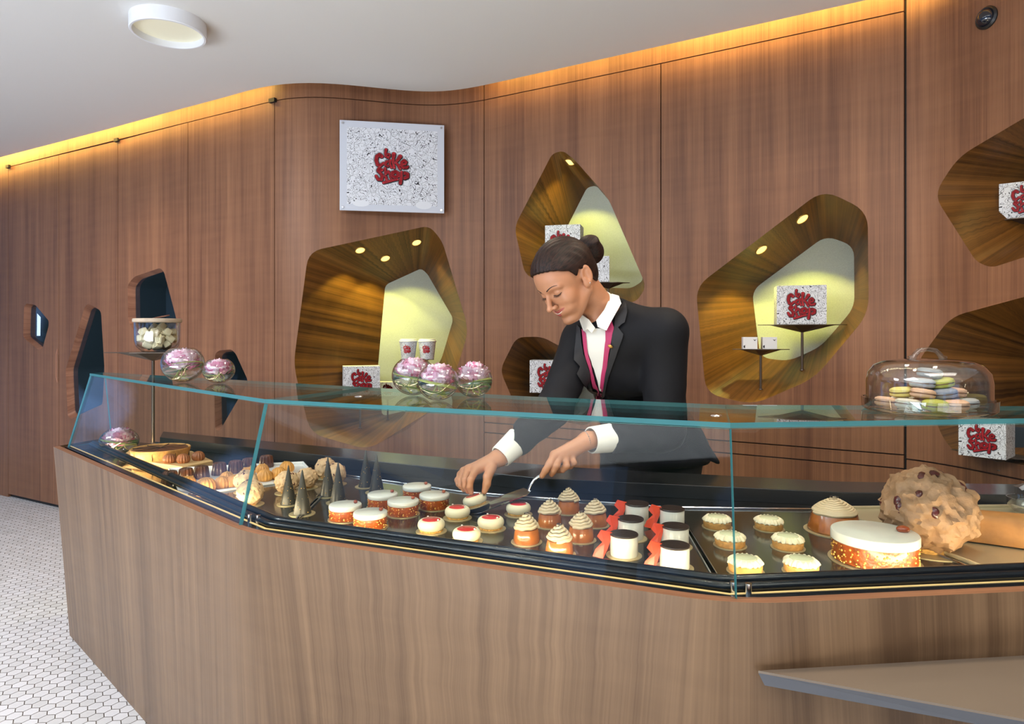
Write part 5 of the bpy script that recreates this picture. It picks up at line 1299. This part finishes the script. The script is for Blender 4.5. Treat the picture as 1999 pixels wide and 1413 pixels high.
def head_sdf(p):
    s = np.stack([p[:, 0], np.abs(p[:, 1]), p[:, 2]], 1)          # mirrored copy for symmetric features
    d = ell(p, (-.006, 0, .040), (.094, .073, .088))
    d = smin(d, ell(p, (.040, 0, .035), (.056, .062, .066)), .02)        # forehead and temples
    d = smin(d, ell(p, (.045, 0, -.035), (.046, .050, .062)), .025)      # mid face
    d = smin(d, cap(s, (.002, .052, -.040), (.066, .017, -.087), .017, .014), .022)   # jaw line
    d = smin(d, ell(p, (.081, 0, -.087), (.014, .017, .013)), .014)      # chin
    d = smin(d, ell(s, (.062, .036, -.020), (.024, .024, .026)), .016)   # cheek bones
    d = smin(d, ell(s, (.068, .031, -.050), (.018, .016, .016)), .014)   # smile cheeks
    d = smin(d, cap(s, (.088, .010, .028), (.074, .046, .026), .0085, .007), .010)   # brow ridge
    d = smax(d, -ell(s, (.103, .030, .010), (.020, .019, .013)), .010)   # eye sockets
    d = smin(d, ell(s, (.0755, .031, .010), (.0135, .0150, .0125)), .003)   # lids over lowered eyes
    d = smin(d, cap(p, (.090, 0, .020), (.113, 0, -.020), .0062, .0082), .009)       # nose bridge
    d = smin(d, ell(p, (.1165, 0, -.0225), (.0088, .0092, .0078)), .005)
    d = smin(d, ell(s, (.103, .0115, -.0250), (.0095, .0062, .0068)), .004)          # nostril wings
    d = smax(d, -ell(s, (.1085, .0062, -.0325), (.0045, .0030, .0036)), .002)
    d = smin(d, ell(p, (.083, 0, -.051), (.016, .028, .017)), .010)      # mouth barrel
    d = smin(d, lips_sdf(s), .003)
    d = smax(d, -cap(s, (.1030, 0, -.0500), (.0895, .0265, -.0405), .0024, .0010), .0015) # parted smile
    d = smin(d, cap(p, (-.030, 0, -.020), tuple(nb), .049, .050), .022)               # neck
    d = smin(d, cap(p, tuple(nb), tuple(chest), .050, .040), .03)
    # ear
    q = s - np.array((-.006, .0725, -.002)); ce, se = math.cos(.28), math.sin(.28); q = np.stack([q[:, 0] * ce + q[:, 2] * se, q[:, 1] * .93 - q[:, 0] * -.36, -q[:, 0] * se + q[:, 2] * ce], 1)
    er = ell(q, (0, .004, .004), (.0165, .0065, .0310)); er = smin(er, ell(q, (.004, .003, -.020), (.010, .006, .012)), .006)
    er = smax(er, -ell(q, (.002, .011, .007), (.0115, .0075, .0215)), .003)
    er = smin(er, cap(q, (.009, .005, -.004), (.004, .006, -.010), .004, .003), .003); er = smin(er, cap(q, (-.003, .005, .016), (-.006, .005, -.006), .0028, .0024), .003)
    return smin(d, er, .005)
v, q = mesh_sdf(head_sdf, (-.17, -.115, -.235), (.135, .115, .140), .0021)
# paint: lips by region
cen = v[q].mean(1); sc2 = np.stack([cen[:, 0], np.abs(cen[:, 1]), cen[:, 2]], 1); lipm = lips_sdf(sc2) < .0011
HB = BVHTree.FromPolygons([tuple(x) for x in v], [tuple(int(i) for i in x) for x in q])
def on_face(y, z, off): h = HB.ray_cast(Vector((.2, y, z)), Vector((-1, 0, 0)))[0]; return Vector((h.x + off, y, z)) if h else Vector((.08, y, z))
head = [(HM @ Vector(x)) for x in v]; headq = q; headmi = lipm.astype(int)

# hands and the rest of the body, in world coordinates
def bones(p, chains, k=.004):
    d = None
    for ch in chains:
        for (a, ra), (b, rb) in zip(ch, ch[1:]):
            c = cap(p, tuple(a), tuple(b), ra, rb); d = c if d is None else smin(d, c, k)
    return d
# her right hand (left in the photo), pinching the cake from above
rw = P(975, 893, 1.90)
rI = [(P(929, 917, 1.855), .0115), (P(919, 936, 1.815), .0095), (P(917, 950, 1.812), .0083), (P(920, 961, 1.818), .0070)]
rM = [(P(915, 916, 1.875), .0118), (P(908, 936, 1.838), .0095), (P(908, 949, 1.832), .0082), (P(913, 959, 1.836), .0068)]
rR = [(P(906, 920, 1.895), .0110), (P(899, 937, 1.862), .0090), (P(900, 948, 1.854), .0078), (P(905, 956, 1.854), .0065)]
rP = [(P(900, 926, 1.915), .0098), (P(893, 937, 1.890), .0080), (P(895, 945, 1.880), .0070), (P(899, 951, 1.876), .0060)]
rT = [(P(960, 912, 1.868), .0145), (P(952, 930, 1.838), .0125), (P(950, 945, 1.822), .0110), (P(946, 959, 1.818), .0082)]
def rhand(p):
    d = bones(p, [rI]); 
    for ch in (rM, rR, rP): d = np.minimum(smin(d, bones(p, [ch]), .0014), 9)
    palm = cap(p, tuple(rw), tuple(P(930, 916, 1.868)), .022, .0145)
    for ch, r in ((rM, .0135), (rR, .0125), (rP, .0115), (rI, .0125)): palm = smin(palm, cap(p, tuple(rw), tuple(ch[0][0]), .0175, r), .010)
    d = smin(d, palm, .007); d = smin(d, bones(p, [rT]), .007)
    return smin(d, cap(p, tuple(rw), tuple(P(1000, 874, 1.925)), .0235, .025), .012)
# her left hand (right in the photo), holding the server handle with the index finger along it
lw = P(1146, 860, 1.885)
lI = [(P(1083, 888, 1.835), .0120), (P(1073, 905, 1.815), .0102), (P(1065, 918, 1.812), .0090), (P(1058, 929, 1.812), .0074)]
lM = [(P(1091, 893, 1.838), .0115), (P(1086, 909, 1.815), .0098), (P(1081, 919, 1.816), .0086), (P(1077, 926, 1.822), .0070)]
lR = [(P(1103, 893, 1.846), .0110), (P(1106, 910, 1.822), .0094), (P(1098, 917, 1.828), .0080), (P(1090, 919, 1.842), .0068)]
lP = [(P(1115, 889, 1.856), .0100), (P(1120, 903, 1.836), .0084), (P(1114, 910, 1.842), .0072), (P(1106, 912, 1.854), .0062)]
lT = [(P(1112, 872, 1.875), .0145), (P(1090, 886, 1.868), .0120), (P(1076, 902, 1.856), .0098), (P(1068, 913, 1.842), .0080)]
def lhand(p):
    d = bones(p, [lI])
    for ch in (lM, lR, lP): d = smin(d, bones(p, [ch]), .0014)
    palm = cap(p, tuple(lw), tuple(P(1096, 886, 1.848)), .022, .0150)
    for ch, r in ((lI, .0130), (lM, .0130), (lR, .0125), (lP, .0115)): palm = smin(palm, cap(p, tuple(lw), tuple(ch[0][0]), .0185, r), .010)
    d = smin(d, palm, .007); d = smin(d, bones(p, [lT]), .005)
    return smin(d, cap(p, tuple(lw), tuple(P(1185, 852, 1.915)), .0235, .026), .012)
def bb_of(pts, m=.04):
    a = np.array([tuple(x) for x in pts]); return a.min(0) - m, a.max(0) + m
rpts = [rw, P(1000, 874, 1.925)] + [x[0] for ch in (rI, rM, rR, rP, rT) for x in ch]; lpts = [lw, P(1185, 852, 1.915)] + [x[0] for ch in (lI, lM, lR, lP, lT) for x in ch]
lo, hi = bb_of(rpts); rv, rq = mesh_sdf(rhand, lo, hi, .0016); lo, hi = bb_of(lpts); lv, lq = mesh_sdf(lhand, lo, hi, .0016)

# joints of the trunk and arms
RS, LS = Vector((.225, 2.13, 1.235)), Vector((.452, 1.975, 1.262))
RE, LE = P(1083, 795, 2.02), P(1297, 842, 2.01)
RW, LWr = rw, lw
PEL = Vector((.50, 2.40, .86)); WST = Vector((.435, 2.30, 1.00)); CH = Vector((.345, 2.12, 1.185))
axis = (CH - WST).normalized(); shl = (LS - RS); shl = (shl - axis * shl.dot(axis)).normalized(); fwd = shl.cross(axis); fwd = fwd if fwd.y < 0 else -fwd
RB = np.array([list(shl), list(fwd), list(axis)]).T
def trunk(p, g_=0.0):
    d = ell(p, tuple(CH + fwd * .0), (.150 + g_, .098 + g_, .155), RB)
    d = smin(d, ell(p, tuple(WST), (.128 + g_, .092 + g_, .15), RB), .06)
    d = smin(d, ell(p, tuple(PEL), (.168 + g_, .115 + g_, .13), RB), .06)
    for s in (-1, 1): d = smin(d, ell(p, tuple(CH + fwd * (.060) + shl * (.068 * s) - axis * .02), (.058, .050, .06), RB), .04)
    d = smin(d, cap(p, tuple(RS), tuple(LS), .052 + g_, .056 + g_), .05)
    d = smin(d, cap(p, tuple(NB - axis * .03), tuple(CH), .060 + g_, .10), .05)
    return d
def body_low(p):
    d = trunk(p)
    for A, B_, C_ in ((RS, RE, RW), (LS, LE, LWr)): d = smin(d, cap(p, tuple(A), tuple(B_), .046, .036), .02); d = smin(d, cap(p, tuple(B_), tuple(C_), .036, .024), .015)
    for s in (-1, 1):
        h_ = PEL + shl * (.085 * s) - Vector((0, 0, .04)); kn = Vector((.47 + .10 * s, 2.42 - .03 * s, .47)); an = Vector((.46 + .10 * s, 2.47 - .02 * s, .09))
        d = smin(d, cap(p, tuple(h_), tuple(kn), .085, .055), .03); d = smin(d, cap(p, tuple(kn), tuple(an), .055, .036), .02)
    return d
bv, bq = mesh_sdf(lambda p: smax(body_low(p), p[:, 2] - 1.262, .02), (-.06, 1.80, .05), (.78, 2.64, 1.34), .011)
allv = [LB(x) for x in head] + [LB(x) for x in rv] + [LB(x) for x in lv] + [LB(x) for x in bv]
o1 = len(head); o2 = o1 + len(rv); o3 = o2 + len(lv)
allq = np.concatenate([headq, rq + o1, lq + o2, bq + o3]); mi = np.concatenate([headmi, np.zeros(len(rq) + len(lq) + len(bq), int)])
body = np_mesh('body', allv, allq, [M_SKIN, M_LIP], per_, mi=mi.tolist(), smooth_it=2)

# hair: cap swept back into a bun
def hair_sdf(p):
    d = ell(p, (-.008, 0, .040), (.1025, .0815, .0965))
    d = smin(d, ell(p, (.038, 0, .042), (.064, .0695, .0700)), .02)
    d = smin(d, ell(p, (-.048, 0, -.006), (.050, .060, .056)), .02)
    s = np.abs(p[:, 1]); x = p[:, 0]
    line = np.where(x > 0, .030 + .62 * x - .25 * np.maximum(s - .05, 0) * (x > .02), .030 + 1.5 * x)
    line = np.where((x > .004) & (x < .034) & (s > .055), line - .022 * (1 - np.abs(x - .019) / .015), line)   # sideburn
    d = smax(d, (line - p[:, 2]) * .75, .006)
    sw = .0007 * np.sin(s * 420 + x * 60 + 5 * np.sin(x * 31)) * np.clip((p[:, 2] - .02) * 30, 0, 1)
    d = d + sw
    q = p - np.array((-.132, 0, .030)); r = np.linalg.norm(q, axis=1); th = np.arctan2(q[:, 2], q[:, 1])
    b = ell(p, (-.132, 0, .030), (.037, .047, .047)) + .0030 * np.sin(th * 3 + r * 190)
    return smin(d, b, .008)
hv, hq = mesh_sdf(hair_sdf, (-.185, -.10, -.09), (.115, .10, .155), .0024)
np_mesh('hair', [tuple(x) for x in hv], hq, [M_HAIR], per_, Matrix.Translation(-base) @ HM, smooth_it=1)
HL = Matrix.Translation(-base) @ HM
def headpart(name, mb, m): o = mb.build(name, m, body); o.matrix_local = HL; return o
for s in (1, -1):
    q = MB(); pts = []; rs = []
    for i in range(13):
        t = i / 12 * 2 - 1; y = .031 + .0150 * t; pts.append(on_face(s * y, .0028 + .0036 * t * t, .0004)); rs.append(.0007 + .0007 * (1 - t * t) ** .5)
    q.tube(pts, rs, 6)
    for i in range(1, 12):
        b = Vector(pts[i]); q.tube([b, b + Vector((.0045, s * .0012 * (i - 6) * .3, -.0034)), b + Vector((.0078, s * .0010 * (i - 6) * .5, -.0036))], [.0006, .0004, .0001], 4)
    headpart('eyelashes', q, M_HAIRD)
    q = MB(); pts = []; rs = []
    for i in range(13):
        t = i / 12; y = .013 + .036 * t; pts.append(on_face(s * y, .0285 + .0068 * math.sin(t * 2.5) - .001 * t, .0002)); rs.append(.0017 * (1 - t * .65))
    q.tube(pts, rs, 8)
    headpart('eyebrow', q, M_HAIRD)
    q = MB(); q.ico((-.000, s * .0800, -.0215), .0022, 2); headpart('ear_stud', q, M_STEEL)
q = MB(); pts = [(.0985 - 16 * y * y, y, -.0500 + 12 * y * y) for y in [(-.021 + .042 * i / 12) for i in range(13)]]; q.tube(pts, [.0007 + .0009 * (1 - abs(i - 6) / 6.5) for i in range(13)], 8); headpart('teeth', q, M_TEETH)

# jacket
def sleeve(p, A, B_, C_, r0, r1, r2, cut):
    A, B_, C_ = (np.array(tuple(x)) for x in (A, B_, C_)); end = B_ + (C_ - B_) * cut
    d = smin(cap(p, A, B_, r0, r1), cap(p, B_, end, r1, r2), .02)
    n = (C_ - B_) / np.linalg.norm(C_ - B_); return smax(d, (p - end) @ n, .004)
def jacket_sdf(p):
    d = trunk(p, .012)
    # skirt of the jacket flaring behind over the hips
    sk = cap(p, tuple(WST - axis * .02), tuple(PEL + Vector((.03, .02, -.05))), .125, .185); d = smin(d, sk, .05)
    tail = cap(p, tuple(Vector((.56, 2.30, .95))), tuple(Vector((.705, 2.27, .815))), .06, .008); d = smin(d, tail, .03)
    d = smin(d, cap(p, tuple(NB + Vector((.035, .02, .012))), tuple(LS + Vector((-.05, .02, .02))), .040, .050), .03)
    d = smin(d, sleeve(p, RS, RE, RW, .066, .054, .043, .78), .018)
    dl = sleeve(p, LS, LE, LWr, .070, .060, .046, .74); d = smin(d, dl, .014)
    # folds
    w = .0028 * np.sin(p[:, 2] * 95 + p[:, 0] * 60 + 3 * np.sin(p[:, 1] * 30)) * np.exp(-((p[:, 2] - .98) / .09) ** 2) + .0022 * np.sin((p[:, 0] + p[:, 2]) * 130) * np.exp(-(np.linalg.norm(p - np.array(tuple(RE)), axis=1) / .08) ** 2)
    w += .0026 * np.sin((p[:, 0] * .6 - p[:, 2]) * 120) * np.exp(-(np.linalg.norm(p - np.array(tuple(LE)), axis=1) / .10) ** 2)
    d = d + w
    # neck opening
    nbv = np.array(tuple(NB + axis * .05)); hd = np.array(tuple(HC)); ndir = hd - nbv; ndir /= np.linalg.norm(ndir)
    d = smax(d, -cap(p, tuple(nbv - ndir * .040), tuple(nbv + ndir * .25), .050, .060), .005)
    d = smax(d, .80 - p[:, 2], .004)
    return d
jv, jq = mesh_sdf(jacket_sdf, (.0, 1.80, .77), (.80, 2.66, 1.44), .0062)
jo = np_mesh('jacket', [LB(x) for x in jv], jq, [M_JACKET], per_, smooth_it=10)
JB = BVHTree.FromPolygons([tuple(x) for x in jv], [tuple(int(i) for i in x) for x in jq])
def trousers(p):
    d = smax(body_low(p) - .014, p[:, 2] - .86, .01); return smax(d, .07 - p[:, 2], .004)
tv, tq = mesh_sdf(trousers, (.2, 2.1, .04), (.80, 2.66, .90), .011); np_mesh('trousers', [LB(x) for x in tv], tq, [M_TROUSER], per_, smooth_it=2)
for s in (-1, 1):
    q = MB(); c = Vector((.46 + .10 * s, 2.42 - .02 * s, .035)); q.ico(c - base, (.042, .115, .035), 3, 0, lambda p: 1 if p.z > -.2 else .96); q.build('shoe', mat('black_leather_shoe', (.012, .011, .011, 1), .25), per_)
# patches that lie on the jacket front, found on the cloth surface itself
def conform(name, poly, offset, m, thick=.003, step=7, curve=None):
    pv = [Vector((x, y)) for x, y in poly]; xs = [p.x for p in pv]; ys = [p.y for p in pv]
    n = len(pv); e = [(i, (i + 1) % n) for i in range(n)]
    dense = []
    for i in range(n):
        a, b = pv[i], pv[(i + 1) % n]; k = max(1, int((b - a).length / step)); dense += [a.lerp(b, j / k) for j in range(k)]
    n = len(dense); e = [(i, (i + 1) % n) for i in range(n)]; vv = list(dense)
    x = min(xs)
    while x < max(xs):
        y = min(ys)
        while y < max(ys):
            if inside((x, y), [(q.x, q.y) for q in pv]) and min((Vector((x, y)) - d).length for d in dense) > step * .45: vv.append(Vector((x, y)))
            y += step
        x += step
    rv_, re, rf, *_ = delaunay_2d_cdt(vv, e, [], 1, 1e-5); o = Vector((0, 0, EYE)); pts = []; last = None
    for q in rv_:
        d = Vector(((q.x - 999.5) / F, 1, -(q.y - 655) / F)).normalized(); hit = JB.ray_cast(o, d)
        if hit[0] is None or hit[3] > 2.6:
            hit2 = JB.find_nearest(o + d * (last or 2.05)); pt = hit2[0]; nr = hit2[1]
        else: pt = hit[0]; nr = hit[1]; last = hit[3]
        if nr.dot(d) > 0: nr = -nr
        pts.append(pt + (nr * .6 - d * .4).normalized() * offset)
    mb = MB(); k = len(pts); sm = pts
    bk = [p + (p - o).normalized() * (thick + offset) for p in sm]
    v = [LB(p) for p in sm] + [LB(p) for p in bk]; cnt = {}
    for t in rf:
        for i in range(len(t)): ed = (t[i], t[(i + 1) % len(t)]); cnt[tuple(sorted(ed))] = cnt.get(tuple(sorted(ed)), 0) + 1
    f = [tuple(t)[::-1] for t in rf] + [tuple(k + i for i in t) for t in rf]
    for t in rf:
        for i in range(len(t)):
            a, b = t[i], t[(i + 1) % len(t)]
            if cnt[tuple(sorted((a, b)))] == 1: f.append((a, b, k + b, k + a))
    mb.add(v, f); o_ = mb.build(name, m, jo if name == 'lapel' else per_, smooth=True, angle=50)
    s = o_.modifiers.new('smooth', 'SMOOTH'); s.factor = .5; s.iterations = 2
    return o_
conform('shirt_front', [(1138, 638), (1150, 642), (1162, 640), (1176, 640), (1192, 634), (1194, 655), (1180, 735), (1173, 778), (1164, 735), (1148, 690)], .004, M_SHIRT)
conform('waistcoat_edge', [(1136, 640), (1146, 650), (1150, 690), (1163, 740), (1174, 770), (1172, 800), (1156, 752), (1142, 700)], .007, M_PINK)
conform('waistcoat_edge', [(1182, 640), (1194, 622), (1200, 640), (1190, 690), (1180, 760), (1173, 800), (1169, 770), (1174, 730), (1180, 680)], .007, M_PINK)
# shirt collar: an open folded ring round the neck with two points
nd = (HC - Fw * .03 - NB).normalized(); th = (fwd - nd * fwd.dot(nd)).normalized(); sd = nd.cross(th); Nc = NB + nd * .012
q = MB(); n = 44; rows = []
for i in range(n + 1):
    a = math.radians(75 + (360 - 150) * i / n); e_ = 0; dr = th * math.cos(a) + sd * math.sin(a)
    k2 = .004 * math.cos(a)
    def R_(r, h_, sh=0): return LB(Nc + dr * (r + k2) + nd * h_ + th * sh)
    rows.append([R_(.050, -.012), R_(.050, .026 - .010 * math.cos(a)), R_(.0525, .030 - .010 * math.cos(a)), R_(.0560, .026 - .010 * math.cos(a)), R_(.0650 + .004 * e_, -.006 - .030 * e_, .012 * e_), R_(.0625 + .004 * e_, -.007 - .030 * e_, .012 * e_)])
v = [p for r in rows for p in r]; q.add(v, [(i * 6 + j, i * 6 + j + 1, (i + 1) * 6 + j + 1, (i + 1) * 6 + j) for i in range(n) for j in range(5)])
q.build('shirt_collar', M_SHIRT, per_, smooth=True, angle=70)
def wing(pts):
    q = MB(); n = len(pts); v = [P(*p) for p in pts]; c = sum(v, Vector()) / n - Vector((0, .004, 0)); A = [LB(x) for x in v] + [LB(c)]; B2 = [LB(x + Vector((0, .004, 0))) for x in v]
    q.add(A + B2, [(i, (i + 1) % n, n) for i in range(n)] + [tuple(n + 1 + i for i in range(n))[::-1]] + [(i, n + 1 + i, n + 1 + (i + 1) % n, (i + 1) % n) for i in range(n)])
    q.build('collar_point', M_SHIRT, per_, smooth=True, angle=50)
wing([(1194, 573, 2.050), (1208, 577, 2.030), (1213, 592, 1.990), (1194, 626, 1.960), (1184, 645, 1.965), (1167, 638, 1.978), (1164, 625, 1.985), (1180, 604, 1.985)])
wing([(1130, 621, 2.050), (1137, 615, 2.035), (1150, 624, 2.010), (1162, 640, 1.995), (1155, 650, 1.995), (1147, 642, 2.005), (1139, 646, 2.020)])
conform('lapel', [(1128, 632), (1136, 640), (1140, 690), (1152, 740), (1172, 795), (1172, 812), (1150, 775), (1122, 730), (1130, 716), (1118, 704), (1124, 660)], .010, M_LAPEL, .004)
conform('lapel', [(1208, 578), (1222, 590), (1228, 612), (1222, 632), (1208, 640), (1220, 652), (1206, 690), (1188, 740), (1176, 800), (1171, 800), (1178, 750), (1190, 690), (1198, 640), (1204, 600)], .011, M_LAPEL, .004)
b = JB.ray_cast(Vector((0, 0, EYE)), Vector(((1194 - 999.5) / F, 1, -(676 - 655) / F)).normalized())[0]
q = MB(); q.ico(LB(b + Vector((-.006, -.016, 0))), (.0085, .004, .005), 2, 0, None, Matrix.Rotation(.5, 3, 'Y')); q.build('lapel_pin', M_BRASS, jo)
# cuffs
def cuff(E, W, t0, t1, r0, r1):
    E, W = Vector(E), Vector(W); ax = (W - E).normalized(); A = E.lerp(W, t0); B_ = E.lerp(W, t1); R = ax.to_track_quat('Z', 'Y').to_matrix(); q = MB(); L = (B_ - A).length
    tmp = MB(); tmp.lathe([(r0 * .9, 0), (r0, .001), (r1, L - .001), (r1 * .985, L), (r1 - .004, L - .0005), (r1 - .005, L - .02), (r0 * .8, .001)], 40)
    q.add([LB(A + R @ Vector(v)) for v in tmp.v], tmp.f); q.build('shirt_cuff', M_SHIRT, per_)
cuff(RE, RW, .66, .985, .040, .0335); cuff(LE, LWr, .62, .955, .043, .038)
# bracelet
ax = (lw - LE).normalized(); Rm = ax.to_track_quat('Z', 'Y').to_matrix(); cb = lw + ax * .006; q = MB()
for i in range(30):
    a = 6.283 * i / 30; q.ico(LB(cb + Rm @ Vector((.0258 * math.cos(a), .0258 * math.sin(a), .002 * math.sin(2 * a)))), .0019, 1)
q.build('bracelet', M_STEEL, per_)
# cake server in the hand
sp_ = thing('cake_server', 'steel cake server held in the hand, sliding under a red topped cake', 'cake server', P(1032, 955, 1.825))
L_ = lambda v: Vector(v) - sp_.location
q = MB(); q.tube([L_(v) for v in (P(1122, 884, 1.858), P(1095, 904, 1.842), P(1068, 922, 1.832), P(1052, 929, 1.828), P(1042, 937, 1.826), P(1034, 950, 1.825), P(1031, 960, 1.826))], [.006, .006, .005, .0038, .0036, .0034, .004], 10, flat=.55); q.build('handle', M_STEEL, sp_)
bl = [P(1036, 958, 1.815), P(1030, 965, 1.800), P(985, 980, 1.79), P(940, 1000, 1.79), P(905, 1005, 1.80), P(898, 999, 1.83), P(925, 990, 1.86), P(985, 965, 1.88), P(1022, 952, 1.86)]
q = MB(); n = len(bl); v = [L_(x) for x in bl]; q.add(v + [x - Vector((0, 0, .0016)) for x in v], [tuple(range(n))[::-1], tuple(range(n, 2 * n))] + [(i, n + i, n + (i + 1) % n, (i + 1) % n) for i in range(n)]); q.build('blade', M_STEEL, sp_, smooth=False)
